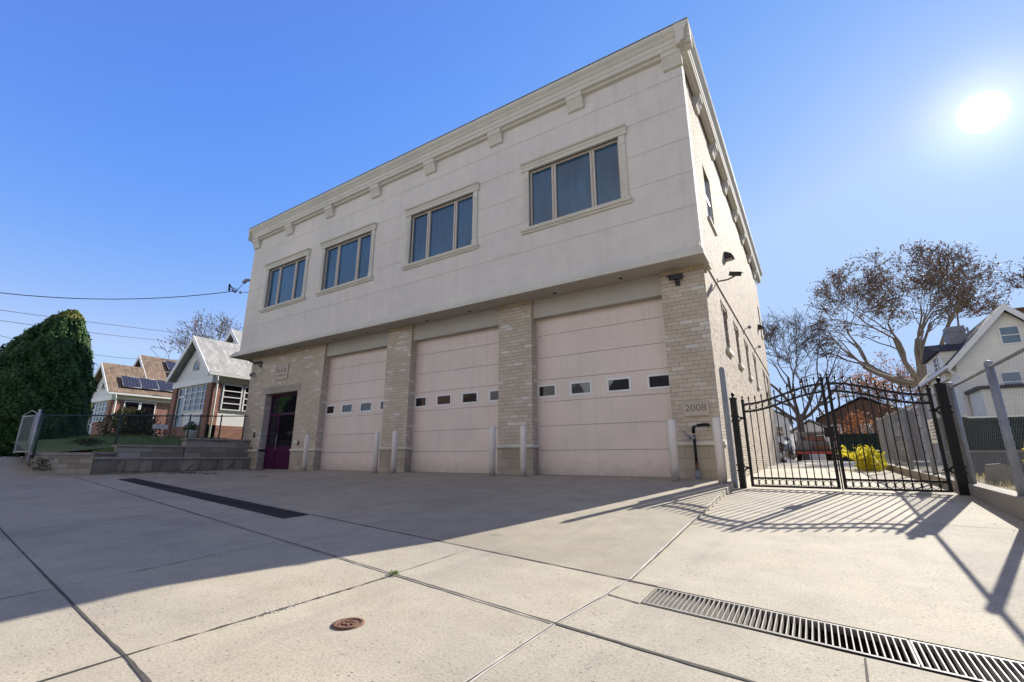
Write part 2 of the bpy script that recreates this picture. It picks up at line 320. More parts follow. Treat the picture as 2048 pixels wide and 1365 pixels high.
# ------------------------------------------------------------------ mesh helpers
class MB:
    def __init__(s): s.v = []; s.f = []; s.uv = []; s.sm = []
    def face(s, pts, uv=None, sm=False):
        i = len(s.v); s.v += [Vector(p) for p in pts]; s.f.append(list(range(i, i+len(pts)))); s.uv.append(uv); s.sm.append(sm)
    def box(s, a, b):
        x0, x1 = sorted((a[0], b[0])); y0, y1 = sorted((a[1], b[1])); z0, z1 = sorted((a[2], b[2]))
        s.prism([(x0, y0), (x1, y0), (x1, y1), (x0, y1)], z0, z1); return s
    def prism(s, poly, z0, z1):
        n = len(poly)
        zf0 = z0 if callable(z0) else (lambda x, y: z0); zf1 = z1 if callable(z1) else (lambda x, y: z1)
        B = [(x, y, zf0(x, y)) for x, y in poly]; T = [(x, y, zf1(x, y)) for x, y in poly]
        s.face(B[::-1]); s.face(T)
        for i in range(n):
            j = (i+1) % n; s.face([B[i], B[j], T[j], T[i]])
        return s
    def extr(s, prof, axis, a, b):
        """profile polygon in the plane across axis, run from a to b"""
        P = {'x': lambda p, t: (t, p[0], p[1]), 'y': lambda p, t: (p[0], t, p[1])}[axis]
        A = [P(p, a) for p in prof]; B = [P(p, b) for p in prof]
        s.face(A); s.face(B[::-1])
        for i in range(len(prof)):
            j = (i+1) % len(prof); s.face([A[i], B[i], B[j], A[j]])
        return s
    def obox(s, c, ax, ay, az):
        c, ax, ay, az = map(Vector, (c, ax, ay, az))
        P = [c+i*ax+j*ay+k*az for k in (-1, 1) for j in (-1, 1) for i in (-1, 1)]
        for q in ((0, 2, 3, 1), (4, 5, 7, 6), (0, 1, 5, 4), (2, 6, 7, 3), (0, 4, 6, 2), (1, 3, 7, 5)): s.face([P[k] for k in q])
        return s
    def tube(s, pts, r, n=8, cap=True, sm=True):
        pts = [Vector(p) for p in pts]; rr = r if isinstance(r, (list, tuple)) else [r]*len(pts)
        rings = []; ref = None
        for i, p in enumerate(pts):
            d = (pts[min(i+1, len(pts)-1)]-pts[max(i-1, 0)])
            if d.length < 1e-9: d = Vector((0, 0, 1))
            d.normalize()
            if ref is None or abs(ref.dot(d)) > .99: ref = Vector((0, 0, 1)) if abs(d.z) < .9 else Vector((1, 0, 0))
            u = d.cross(ref).normalized(); w = d.cross(u).normalized(); ref = -w if False else ref
            rings.append([p+(u*math.cos(2*math.pi*k/n)+w*math.sin(2*math.pi*k/n))*rr[i] for k in range(n)])
        b = len(s.v)
        for rg in rings: s.v += rg
        for i in range(len(rings)-1):
            for k in range(n):
                a = b+i*n+k; c = b+i*n+(k+1) % n
                s.f.append([a, c, c+n, a+n]); s.uv.append(None); s.sm.append(sm)
        if cap:
            s.f.append([b+k for k in range(n)][::-1]); s.uv.append(None); s.sm.append(False)
            s.f.append([b+(len(rings)-1)*n+k for k in range(n)]); s.uv.append(None); s.sm.append(False)
        return s
    def lathe(s, c, prof, n=20, sm=True):
        c = Vector(c); b = len(s.v)
        for r, z in prof:
            for k in range(n):
                a = 2*math.pi*k/n; s.v.append(c+Vector((r*math.cos(a), r*math.sin(a), z)))
        for i in range(len(prof)-1):
            for k in range(n):
                a = b+i*n+k; e = b+i*n+(k+1) % n
                s.f.append([a, e, e+n, a+n]); s.uv.append(None); s.sm.append(sm)
        s.f.append([b+k for k in range(n)][::-1]); s.uv.append(None); s.sm.append(False)
        s.f.append([b+(len(prof)-1)*n+k for k in range(n)]); s.uv.append(None); s.sm.append(False)
        return s
    def ball(s, c, r, n=10):
        return s.lathe(c, [(r*math.cos(a), r*math.sin(a)) for a in [math.pi*(i/6-.5)*.98 for i in range(7)]], n)
    def wallY(s, x0, x1, z0, z1, y, holes=(), dep=.1, back=None):
        """front face looking to -Y at y, with openings and their reveals"""
        xs = sorted({x0, x1, *[h[0] for h in holes], *[h[1] for h in holes]}); zs = sorted({z0, z1, *[h[2] for h in holes], *[h[3] for h in holes]})
        xs = [x for x in xs if x0 <= x <= x1]; zs = [z for z in zs if z0 <= z <= z1]
        for i in range(len(xs)-1):
            for j in range(len(zs)-1):
                cx = (xs[i]+xs[i+1])/2; cz = (zs[j]+zs[j+1])/2
                if any(h[0] < cx < h[1] and h[2] < cz < h[3] for h in holes): continue
                s.face([(xs[i], y, zs[j]), (xs[i+1], y, zs[j]), (xs[i+1], y, zs[j+1]), (xs[i], y, zs[j+1])])
        for a, b, c, d in holes:
            c = max(c, z0); d_ = min(d, z1); a_ = max(a, x0); b_ = min(b, x1)
            if d_ <= c or b_ <= a_: continue
            s.face([(a_, y, c), (a_, y, d_), (a_, y+dep, d_), (a_, y+dep, c)]); s.face([(b_, y, d_), (b_, y, c), (b_, y+dep, c), (b_, y+dep, d_)])
            if d < z1: s.face([(a_, y, d_), (b_, y, d_), (b_, y+dep, d_), (a_, y+dep, d_)])
            if c > z0: s.face([(b_, y, c), (a_, y, c), (a_, y+dep, c), (b_, y+dep, c)])
        return s
    def wallX(s, y0, y1, z0, z1, x, holes=(), dep=.1):
        """face looking to +X at x"""
        t = MB(); t.wallY(y0, y1, z0, z1, 0, holes, dep)
        off = len(s.v); s.v += [Vector((x-p.y, p.x, p.z)) for p in t.v]
        s.f += [[off+i for i in f] for f in t.f]; s.uv += t.uv; s.sm += t.sm; return s
    def build(s, name, mat, parent=None, label=None, cat=None, group=None, kind=None, merge=True):
        me = bpy.data.meshes.new(name); me.from_pydata([tuple(v) for v in s.v], [], s.f)
        me.materials.append(mat)
        ul = me.uv_layers.new(name='UVMap'); me.update()
        flat = []
        for p, uv in zip(me.polygons, s.uv):
            if uv is not None:
                for q in uv: flat += q
                continue
            n = p.normal; a = (abs(n.x), abs(n.y), abs(n.z)+.02); k = a.index(max(a))
            for vi in p.vertices:
                c = me.vertices[vi].co
                flat += ((c.x, c.y) if k == 2 else (c.y+.13, c.z) if k == 0 else (c.x, c.z))
        ul.data.foreach_set('uv', flat)
        me.polygons.foreach_set('use_smooth', s.sm)
        me.update()
        o = bpy.data.objects.new(name, me); COL.objects.link(o)
        if parent is not None:
            o.parent = parent; o.matrix_parent_inverse = parent.matrix_world.inverted()
        tag(o, label, cat, group, kind); return o
def tag(o, label=None, cat=None, group=None, kind=None):
    if label: o['label'] = label
    if cat: o['category'] = cat
    if group: o['group'] = group
    if kind: o['kind'] = kind
    return o
def empty(name, loc, label, cat, group=None):
    o = bpy.data.objects.new(name, None); COL.objects.link(o); o.location = loc; o.empty_display_size = .2
    o.matrix_world = Matrix.Translation(Vector(loc))
    return tag(o, label, cat, group)
def text_mesh(name, s, size, mat, parent, loc, rot, ext=.004, label=None, xs=1.0):
    cu = bpy.data.curves.new(name, 'FONT'); cu.body = s; cu.size = size; cu.extrude = ext; cu.align_x = 'CENTER'; cu.align_y = 'CENTER'
    to = bpy.data.objects.new('tmp', cu); COL.objects.link(to); bpy.context.view_layer.update()
    me = bpy.data.meshes.new_from_object(to.evaluated_get(bpy.context.evaluated_depsgraph_get()))
    bpy.data.objects.remove(to); me.name = name; me.materials.clear(); me.materials.append(mat)
    me.transform(Matrix.Translation(loc) @ rot @ Matrix.Diagonal((xs, 1, 1, 1)))
    if not me.uv_layers: me.uv_layers.new(name='UVMap')
    o = bpy.data.objects.new(name, me); COL.objects.link(o); o.parent = parent; o.matrix_parent_inverse = parent.matrix_world.inverted()
    return o
RX = Matrix.Rotation(math.pi/2, 4, 'X')
def lerp(a, b, t): return a+(b-a)*t
def sst(t): t = max(0, min(1, t)); return t*t*(3-2*t)

# ------------------------------------------------------------------ ground
def YB(x): return 3.80-.126*(max(x, -19)+1.37) if x < 0 else 3.627-.10*x
def swz(x, y):
    z = -1.083-.0205*max(x, -19.3)+.035*min(y, 6)
    return lerp(z, .05+.004*(-x-21.5)*.3, sst((-18.9-x)/2.4))
def apz(x, y):
    b = YB(x); return lerp(swz(x, b), -.40, min(1, (y-b)/(9.95-b)))
def drz(x, y):
    b = YB(x); z0 = swz(x, b)
    if y < 9.8: return lerp(z0, -.53, (y-b)/(9.8-b))
    if y < 28: return lerp(-.53, -.16, (y-9.8)/18.2)
    return -.16
def sheet(name, mat, xs, y0f, y1f, zf, ny, kind='structure', th=None):
    m = MB(); xs = list(xs)
    for i in range(len(xs)-1):
        for j in range(ny):
            q = []
            for x, t in ((xs[i], j/ny), (xs[i+1], j/ny), (xs[i+1], (j+1)/ny), (xs[i], (j+1)/ny)):
                y = lerp(y0f(x), y1f(x), t); q.append((x, y, zf(x, y)))
            m.face(q, sm=True)
    return m.build(name, mat, kind=kind)
def frange(a, b, n): return [a+(b-a)*i/n for i in range(n+1)]
TW = .43
T1 = (-16.5, -6.35); T2 = (-1.13, 1.86)
XL = frange(-62, -23, 10)+frange(-22.5, -18.5, 16)+[T1[0], -14, -11, -8.5, T1[1], -4.5, -2.8, T2[0], 0, T2[1]]
sheet('sidewalk', M['conc'], XL, lambda x: -2.6, lambda x: (YB(x)-TW) if x > -19.05 else max(4.4, 5.3-(-19.05-x)*.9), swz, 14)
for a, b in ((-19.05, T1[0]), (T1[1], T2[0])):
    sheet('sidewalk_strip', M['conc'], frange(a, b, 8), lambda x: YB(x)-TW, YB, swz, 2)
sheet('bay_apron', M['apron'], frange(-19.05, -1.36, 24), YB, lambda x: 10.9, apz, 12)
sheet('driveway', M['drive'], frange(-1.36, 1.86, 6), lambda x: YB(x), lambda x: 10.2, drz, 14)
sheet('alley', M['drive'], frange(-1.6, 1.86, 6), lambda x: 10.2, lambda x: 34, drz, 20)
sheet('back_lot', M['drive'], frange(-14, 1.9, 4), lambda x: 34.0, lambda x: 60, lambda x, y: -.164, 3)
m = MB()                                                            # the low riser where the apron stands above the driveway
for i in range(12):
    a = lerp(3.9, 9.74, i/12); b = lerp(3.9, 9.74, (i+1)/12); x = -1.36
    m.face([(x, a, drz(x, a)-.02), (x, b, drz(x, b)-.02), (x, b, apz(x, b)), (x, a, apz(x, a))])
m.build('apron_kerb', M['drive'], kind='structure')
m = MB(); m.box((-70, -2.6, -1.35), (40, -2.75, -.70)); k = m.build('street_kerb', M['curb'], kind='structure'); k.location.z = -.35
sheet('road', M['asphalt'], (-200, 200), lambda x: -14, lambda x: -2.7, lambda x, y: -1.35, 1)
sheet('ground', M['drygrass'], frange(-420, 420, 8), lambda x: -420, lambda x: 420, lambda x, y: -1.6, 8)
sheet('far_ground', M['drygrass'], frange(-200, 200, 8), lambda x: 60, lambda x: 300, lambda x, y: -.17, 4)
def lawnz(x, y): return .12+.32*sst((y-4.4)/2.5)+.42*sst((-19.6-x)/3)
m = MB(); yy_ = [5.5+.2*i for i in range(14)]
for a, b in zip(yy_[:-1], yy_[1:]): m.prism([(-19.64, a), (-19.50, a), (-19.50, b), (-19.64, b)], lambda x, y: -.5, lambda x, y: min(.42, lawnz(-19.6, y))+.004)
m.build('lawn_edge', M['grass'], kind='structure')
sheet('lawn', M['grass'], frange(-62, -19.60, 40), lambda x: 4.15, lambda x: 40, lawnz, 18)
sheet('yard_ground', M['drygrass'], frange(2.03, 60, 20), lambda x: -2, lambda x: 60, lambda x, y: -.46+.02*(min(y, 16)-8)+.03*math.sin(x*2+y*1.3), 40)
# pavement joints: thin strips of dirt or sealant along the slab edges
random.seed(5)
def joint(pts, w, zf, mat='joint', jit=.4, name='pavement_joint', step=.12, lift=.004, dx=0):
    m = MB(); P = []
    for (a, b) in zip(pts[:-1], pts[1:]):
        L = math.hypot(b[0]-a[0], b[1]-a[1]); n = max(1, int(L/step))
        for i in range(n): P.append((lerp(a[0], b[0], i/n), lerp(a[1], b[1], i/n), L))
    P.append((*pts[-1], 1)); Q = []
    for i, p in enumerate(P):
        q = P[min(i+1, len(P)-1)]; r = P[max(i-1, 0)]; dx_, dy = q[0]-r[0], q[1]-r[1]; l = math.hypot(dx_, dy) or 1
        nx, ny = -dy/l, dx_/l; w1 = w*(1+random.uniform(-jit, jit))/2; o = random.uniform(-.12, .12)*w+dx
        a = (p[0]+nx*(w1+o), p[1]+ny*(w1+o)); b = (p[0]-nx*(w1-o), p[1]-ny*(w1-o))
        Q.append(((*a, zf(*a)+lift), (*b, zf(*b)+lift)))
    for (a, b), (c, d) in zip(Q[:-1], Q[1:]): m.face([b, d, c, a])
    return m.build(name, M[mat], kind='structure')
YC = lambda x: 2.73-.128*(x+1.45)
joint([(x, YC(x)) for x in frange(-18.6, -1.45, 10)], .022, swz)
joint([(x, YC(x)-.016) for x in frange(-7.5, -1.45, 6)], .007, swz, 'sealant', lift=.005)
joint([(-1.45, 2.73), (-.39, 2.61), (1.8, 2.33)], .026, swz)
joint([(x, YB(x)) for x in frange(-6.3, -1.38, 6)], .018, apz)
joint([(-1.38, YB(-1.38)), (-1.13, YB(-1.13))], .03, swz)
joint([(x, YB(x)) for x in frange(-19, -16.5, 3)], .018, swz)
joint([(-1.40, -2.5), (-1.47, 1.92), (-1.45, 2.73), (-1.38, 3.4), (-1.37, 3.80)], .010, swz)
joint([(-1.40, -2.5), (-1.47, 1.92), (-1.45, 2.73), (-1.38, 3.4), (-1.37, 3.80)], .026, swz, 'sealant', .3, lift=.003)
joint([(-1.355, y) for y in frange(3.82, 8.2, 8)], .022, lambda x, y: max(apz(x, y), drz(x, y)), 'sealant', .3)
joint([(-1.345, y) for y in frange(3.82, 7, 8)], .008, lambda x, y: max(apz(x, y), drz(x, y)), 'joint', .5, lift=.006)
joint([(-1.385, 3.40), (-1.13, 3.335)], .014, swz)
joint([(-3.02, 2.93), (-3.03, 2.50), (-3.11, 1.18)], .016, swz, jit=.9, step=.05)
joint([(-3.11, 1.18), (-3.2, -2.5)], .014, swz)
joint([(-3.04, 3.95), (-3.04, 2.95)], .006, swz, jit=.7)
AJ = [(-14, 2.35), (-8.58, 1.69), (-6.38, 1.48), (-4.25, 1.28), (-3.25, 1.19), (-3.0, 1.17)]
joint(AJ, .014, swz, jit=.3)
joint([(-3.0, 1.17), (-2.68, 1.13), (-1.45, 1.0)], .02, swz, jit=.35, step=.1)
joint([(-1.45, 1.0), (1.8, .7)], .02, swz)
joint([(-4.95, -2), (-4.89, 1.3), (-5.0, 3.1)], .008, swz, jit=.7)
joint([(-12.6, 2.2), (-12.7, 3.9)], .02, swz)
joint([(-8.2, 1.75), (-8.3, 3.5)], .012, swz)
joint([(.07, 3.17), (.05, 2.57)], .010, swz)
joint([(-1.3, 7.3), (1.84, 7.15)], .008, drz, jit=.5)
joint([(-1.3, 9.35), (1.84, 9.35)], .006, drz, jit=.5)
for y in (12.5, 15.5, 19, 23): joint([(-1.5, y), (1.84, y)], .015, drz)
joint([(.2, 10.2), (.25, 30)], .015, drz)
joint([(-9.2, YB(-9.2)), (-9.0, 10.2)], .010, apz); joint([(-5, YB(-5)), (-4.6, 10.1)], .007, apz)
joint([(-19, 7.3), (-1.4, 7.0)], .008, apz)

random.seed(19)
def crack(a, b, zf, w=.004):
    P = [a]; n = 14
    for i in range(1, n): P.append((lerp(a[0], b[0], i/n)+random.uniform(-.03, .03), lerp(a[1], b[1], i/n)+random.uniform(-.03, .03)))
    joint(P+[b], w, zf, 'joint', .8, 'pavement_crack', .05)
crack((-7.6, 4.7), (-7.1, 7.4), apz); crack((-3.9, 6.6), (-1.5, 6.1), apz, .003); crack((-10.8, 5.2), (-12.3, 8.6), apz); crack((-5.2, 1.6), (-6.2, 3.1), swz, .003)

# ------------------------------------------------------------------ trench drains
def trench(name, x0, x1, mg, label, seams, w=TW, bar=.031, yoff=0):
    o = empty(name, ((x0+x1)/2, YB((x0+x1)/2)-w/2, swz((x0+x1)/2, YB(x0)-w/2)), label, 'drain', 'trench drains across the driveway')
    m = MB()                                                        # channel: two walls, floor and ends
    for y0, y1, d0, d1 in ((-w-.005, -w+.012, .24, -.003), (-.012, .005, .24, -.003)):
        a = [(x0-.01, YB(x0)+y0), (x1, YB(x1)+y0), (x1, YB(x1)+y1), (x0-.01, YB(x0)+y1)]
        m.prism(a, lambda x, y: swz(x, y)-d0, lambda x, y: swz(x, y)-.005)
    m.prism([(x0, YB(x0)-w), (x1, YB(x1)-w), (x1, YB(x1)), (x0, YB(x0))], lambda x, y: swz(x, y)-.26, lambda x, y: swz(x, y)-.235)
    for x in (x0, x1): m.box((x-.02, YB(x)-w, swz(x, YB(x))-.25), (x, YB(x), swz(x, YB(x))-.02))
    m.build('channel', M['channel'], o)
    for a, b in zip(seams[:-1], seams[1:]):
        g = MB(); a += .004; b -= .004
        for e0, e1 in ((-w+.012, -w+.03), (-.03, -.012)):
            g.prism([(a, YB(a)+e0), (b, YB(b)+e0), (b, YB(b)+e1), (a, YB(a)+e1)], lambda x, y: swz(x, y)-.045, lambda x, y: swz(x, y)-.002)
        n = max(2, int((b-a)/bar))
        for i in range(n+1):
            x = lerp(a, b-.006, i/n); t = .009 if i in (0, n) else .0065
            g.prism([(x, YB(x)-w+.03), (x+t, YB(x)-w+.03), (x+t, YB(x)-.03), (x, YB(x)-.03)], lambda x, y: swz(x, y)-.04, lambda x, y: swz(x, y)-.001)
        g.build('grate', mg, o)
    return o
trench('trench_drain', *T2, M['grate'], 'pale galvanised trench drain grate in the sunlit driveway', [T2[0], .29, 1.70, T2[1]], .40)
trench('trench_drain', *T1, M['dkgrate'], 'dark rusty trench drain grate in the shade before the garage bays', frange(T1[0], T1[1], 7), .43, .045)
cx, cy = -2.49, 2.065; cz = swz(cx, cy)
o = empty('cleanout_cover', (cx, cy, cz), 'small round rusty iron cover set in the sidewalk', 'manhole cover')
MB().lathe((cx, cy, cz), [(.094, -.02), (.094, .006), (.089, .009), (.071, .009), (.067, .005), (.066, .002)], 32).build('rim', M['rust'], o)
m = MB().lathe((cx, cy, cz), [(.066, -.03), (.066, .003), (.056, .0045)], 28)
for k in range(7):
    a = k*.9; m.obox((cx+.03*math.cos(a), cy+.03*math.sin(a), cz+.006), (.014, .004*math.sin(k*3), 0), (-.003, .008, 0), (0, 0, .004))
m.build('lid', M['rust'], o)

# ------------------------------------------------------------------ the garage building
X0, X1 = -20.55, -1.50      # upper storey
XS = -1.55                  # brick side wall
YU, YP, YD, YBK = 10.0, 10.3, 10.6, 27.8
ZT = 9.75
B = empty('garage_building', (-11, 19, -.4), 'two storey cream building with three garage doors and a stucco upper floor', 'building')
bp = lambda mb, n, mat, par=B: mb.build(n, M[mat], par)
WIN = [(-19.0, -16.32), (-15.1, -12.42), (-10.47, -7.83), (-5.84, -3.18)]
WZ = (6.17, 7.98)
GZ = [9.06, 8.19, 7.28, 6.40, 5.53]
holes = [(a, b, *WZ) for a, b in WIN]
m = MB(); m.wallY(X0, X1-.012, 4.3, ZT+.3, YU+.008, holes, .12)
m.face([(X1-.012, YU, 4.3), (X1-.012, YU+.35, 4.3), (X1-.012, YU+.35, ZT+.3), (X1-.012, YU, ZT+.3)])
bp(m, 'groove_backing', 'groove')
m = MB(); zs = [4.45]+GZ[::-1]+[ZT+.05]
for a, b in zip(zs[:-1], zs[1:]):
    a_ = a+(.008 if a != 4.45 else 0); b_ = b-.008
    hh = [(h0, h1, z0, z1) for h0, h1, z0, z1 in holes if z0 < b_ and z1 > a_]
    m.wallY(X0, X1, a_, b_, YU, hh, .1)
    for z_ in (a_, b_):
        ex = [X0]+([e for h0, h1, w0, w1 in holes if w0 < z_ < w1 for e in (h0, h1)])+[X1]
        for e0, e1 in zip(ex[::2], ex[1::2]): m.face([(e0, YU, z_), (e1, YU, z_), (e1, YU+.007, z_), (e0, YU+.007, z_)])
    m.face([(X1, YU, a_), (X1, YU+.34, a_), (X1, YU+.34, b_), (X1, YU, b_)])
    m.face([(X0, YU, a_), (X0, YU+.3, a_), (X0, YU+.3, b_), (X0, YU, b_)])
bp(m, 'upper_wall', 'stucco')
m = MB(); m.face([(X0, YBK, -.6), (X0, YU+.3, 4.2), (X0, YU+.3, ZT+.3), (X0, YBK, ZT+.3)][::-1])
m.face([(X0, YU+.3, 4.2), (X0, YBK, 4.2), (X0, YBK, ZT+.3), (X0, YU+.3, ZT+.3)])
m.face([(X0, YBK, -.6), (XS, YBK, -.6), (XS, YBK, ZT+.3), (X0, YBK, ZT+.3)])
m.box((-19.93, YP+.2, -.6), (-19.6, YBK, 4.2))
bp(m, 'rear_wall', 'sbrick')
bp(MB().box((X0, YU+.2, ZT-.1), (XS-.02, YBK-.05, ZT)), 'roof', 'roofmem')
# ledge and soffit
yl, xl = 9.66, -1.42
prof = [(YU+.02, 4.195), (yl, 4.195), (yl-.002, 4.29), (yl+.05, 4.31), (yl+.07, 4.36), (yl+.16, 4.40), (yl+.19, 4.47), (yl+.30, 4.50), (YU+.02, 4.52)]
m = MB(); m.extr(prof, 'x', -20.63, xl-.08)
pr2 = [(XS-.02, 4.195), (xl, 4.195), (xl, 4.29), (xl-.02, 4.31), (xl-.03, 4.36), (xl-.06, 4.40), (xl-.07, 4.47), (X1, 4.50), (X1-.05, 4.52)]
m.extr([(p[0], p[1]) for p in pr2], 'y', yl, 10.36)
bp(m, 'ledge', 'trim')
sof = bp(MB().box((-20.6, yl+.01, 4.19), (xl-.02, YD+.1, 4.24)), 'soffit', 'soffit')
for x, y in ((-18.8, 10.03), (-16.38, 10.05), (-14.15, 10.1), (-12.45, 10.13), (-9.67, 10.13), (-7.99, 10.12), (-5.18, 10.12), (-3.38, 10.07)):
    l = MB().lathe((x, y, 4.186), [(.085, 0), (.085, .006), (.07, .005)], 20).build('recessed_light', M['trim'], sof)
for x, y in ((-18.8, 10.03), (-16.38, 10.05), (-14.15, 10.1), (-12.45, 10.13), (-9.67, 10.13), (-7.99, 10.12), (-5.18, 10.12), (-3.38, 10.07)):
    MB().lathe((x, y, 4.181), [(.066, 0), (.066, .004), (.05, .0045)], 20).build('lamp_opening', M['blkmetal'], sof)
# cornice
def cprof(o):   # o = wall plane offset function sign
    return [(0, 9.66), (.10, 9.68), (.12, 9.73), (.20, 9.75), (.21, 9.86), (.225, 9.87), (.235, 9.98), (.205, 10.0), (.24, 10.03), (.27, 10.09), (.325, 10.15), (.345, 10.19), (.345, 10.25), (0, 10.27)]
m = MB(); m.extr([(YU-a, b) for a, b in cprof(1)], 'x', X0-.10, X1+.298)
m.extr([(XS+.03+a*.93, b) for a, b in cprof(1)], 'y', YU-.342, 28.35)
m.extr([(X0-a*.3, b) for a, b in cprof(1)], 'y', YU-.342, 12)
cor = bp(m, 'cornice', 'trim')
bp(MB().box((X0-.11, YU-.35, 10.272), (X1+.305, YU+.3, 10.29)).box((XS-.3, YU+.301, 10.272), (X1+.305, 28.36, 10.29)), 'coping_flashing', 'galv')
bpf = [(0, 9.30), (.07, 9.32), (.09, 9.40), (.17, 9.58), (.195, 9.60), (.195, 9.735), (0, 9.74)]
for xb in (-1.69, -4.3, -6.98, -9.66, -12.34, -15.02, -17.72, -20.27):
    MB().extr([(YU-a, b) for a, b in bpf], 'x', xb-.23, xb+.23).build('cornice_bracket', M['trim'], cor)
for yb in (11.8, 14.2, 16.6, 19.0, 21.4, 23.8, 26.2):
    MB().extr([(XS+a, b) for a, b in bpf], 'y', yb-.2, yb+.2).build('cornice_bracket', M['trim'], cor)
# upper windows
def upper_window(a, b):
    z0, z1 = WZ
    w = MB()
    fy = YU+.045; t = .055
    w.box((a, fy, z0), (b, fy+.08, z0+t)).box((a, fy, z1-t), (b, fy+.08, z1)).box((a, fy, z0+t), (a+t, fy+.08, z1-t)).box((b-t, fy, z0+t), (b, fy+.08, z1-t))
    W_ = b-a; m1, m2 = a+W_*.285, a+W_*.715
    for mm in (m1, m2):
        w.box((mm-.065, fy-.005, z0+t), (mm-.012, fy+.07, z1-t)).box((mm+.012, fy-.005, z0+t), (mm+.065, fy+.07, z1-t)).box((mm-.012, fy+.02, z0+t), (mm+.012, fy+.07, z1-t))
    fr = w.build('window', M['winframe'], B)
    for p, q in ((a+t, m1-.065), (m1+.065, m2-.065), (m2+.065, b-t)):
        MB().face([(p, fy+.05, z0+t), (q, fy+.05, z0+t), (q, fy+.05, z1-t), (p, fy+.05, z1-t)]).build('pane', M['glassup'], fr) if False else None
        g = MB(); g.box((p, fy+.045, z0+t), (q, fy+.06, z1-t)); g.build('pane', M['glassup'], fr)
    s = MB()                                                        # sill moulding
    s.extr([(YU, z0-.14), (YU-.05, z0-.135), (YU-.06, z0-.09), (YU-.10, z0-.08), (YU-.12, z0-.03), (YU-.12, z0), (YU+.05, z0)], 'x', a-.24, b+.24)
    s.build('sill', M['trim'], fr)
    s = MB()
    s.extr([(YU, z1+.0), (YU-.07, z1+.0), (YU-.075, z1+.10), (YU-.09, z1+.11), (YU-.10, z1+.17), (YU-.15, z1+.2), (YU-.16, z1+.245), (YU, z1+.26)], 'x', a-.22, b+.22)
    s.build('crown_moulding', M['trim'], fr)
    for p in (a-.17, b+.002):
        s = MB(); s.box((p, YU-.045, z0), (p+.168, YU, z1-.002))
        s.box((p-.008, YU-.06, z1-.26), (p+.176, YU-.002, z1-.22)).box((p-.008, YU-.06, z0+.001), (p+.176, YU-.002, z0+.16))
        for k in range(3): s.box((p+.03+k*.045, YU-.052, z0+.2), (p+.05+k*.045, YU-.0449, z1-.3))
        s.build('pilaster', M['trim'], fr)
for a, b in WIN: upper_window(a, b)
# piers and entry wall
Z0 = -.45; ZB = .30
def pier(x0, x1, holes=()):
    m = MB(); hb = [h for h in holes]
    m.wallY(x0, x1, ZB, 4.10, YP, hb, YD-YP)
    for x in ((x0,) if x1 == XS else (x0, x1)): m.face([(x, YP, ZB), (x, YD+.05, ZB), (x, YD+.05, 4.10), (x, YP, 4.10)])
    p = bp(m, 'brick_pier', 'brick')
    cuts = [(x0-.012, x1+.012)]
    for h in holes: cuts = [(x0-.012, h[0]), (h[1], x1+.012)]
    for c0, c1 in cuts:
        m = MB(); m.wallY(c0, c1, Z0, ZB, YP-.012)
        for x in (c0, c1): m.face([(x, YP-.012, Z0), (x, YD+.05, Z0), (x, YD+.05, ZB), (x, YP-.012, ZB)])
        m.build('base_course', M['block'], p)
    hd = MB(); hd.box((x0-.025, YP-.03, 4.095), (x1+.025, YD, 4.192)); hd.build('header_course', M['header'], p)
    b = MB(); segs = [(x0-.05, x1+.05)]
    for h in holes: segs = [(x0-.05, h[0]), (h[1], x1+.05)]
    for s0, s1 in segs:
        b.extr([(YP+.02, ZB-.035), (YP-.05, ZB-.035), (YP-.065, ZB-.01), (YP-.065, ZB+.02), (YP-.05, ZB+.04), (YP+.02, ZB+.05)], 'x', s0, s1)
        b.box((s0, YP+.02, ZB-.03), (s0+.06, YD, ZB+.045)); b.box((s1-.06, YP+.02, ZB-.03), (s1, YD, ZB+.045))
    b.build('band_course', M['trim'], p)
    return p
ENT = (-18.54, -16.37, -.6, 2.52)
pier(-19.93, -14.93, [ENT]); pier(-11.57, -10.47); pier(-7.06, -6.00); pier(-2.51, XS)
bp(MB().box((-18.72, YP-.02, 2.52), (-16.2, YP+.1, 2.80)), 'door_lintel', 'soldier')
for a, b in ((-14.93, -11.57), (-10.47, -7.06), (-6.0, -2.51)):
    m = MB(); m.box((a+.001, YP+.08, 3.69), (b-.001, YD-.02, 4.191)); bp(m, 'door_header', 'soffit')
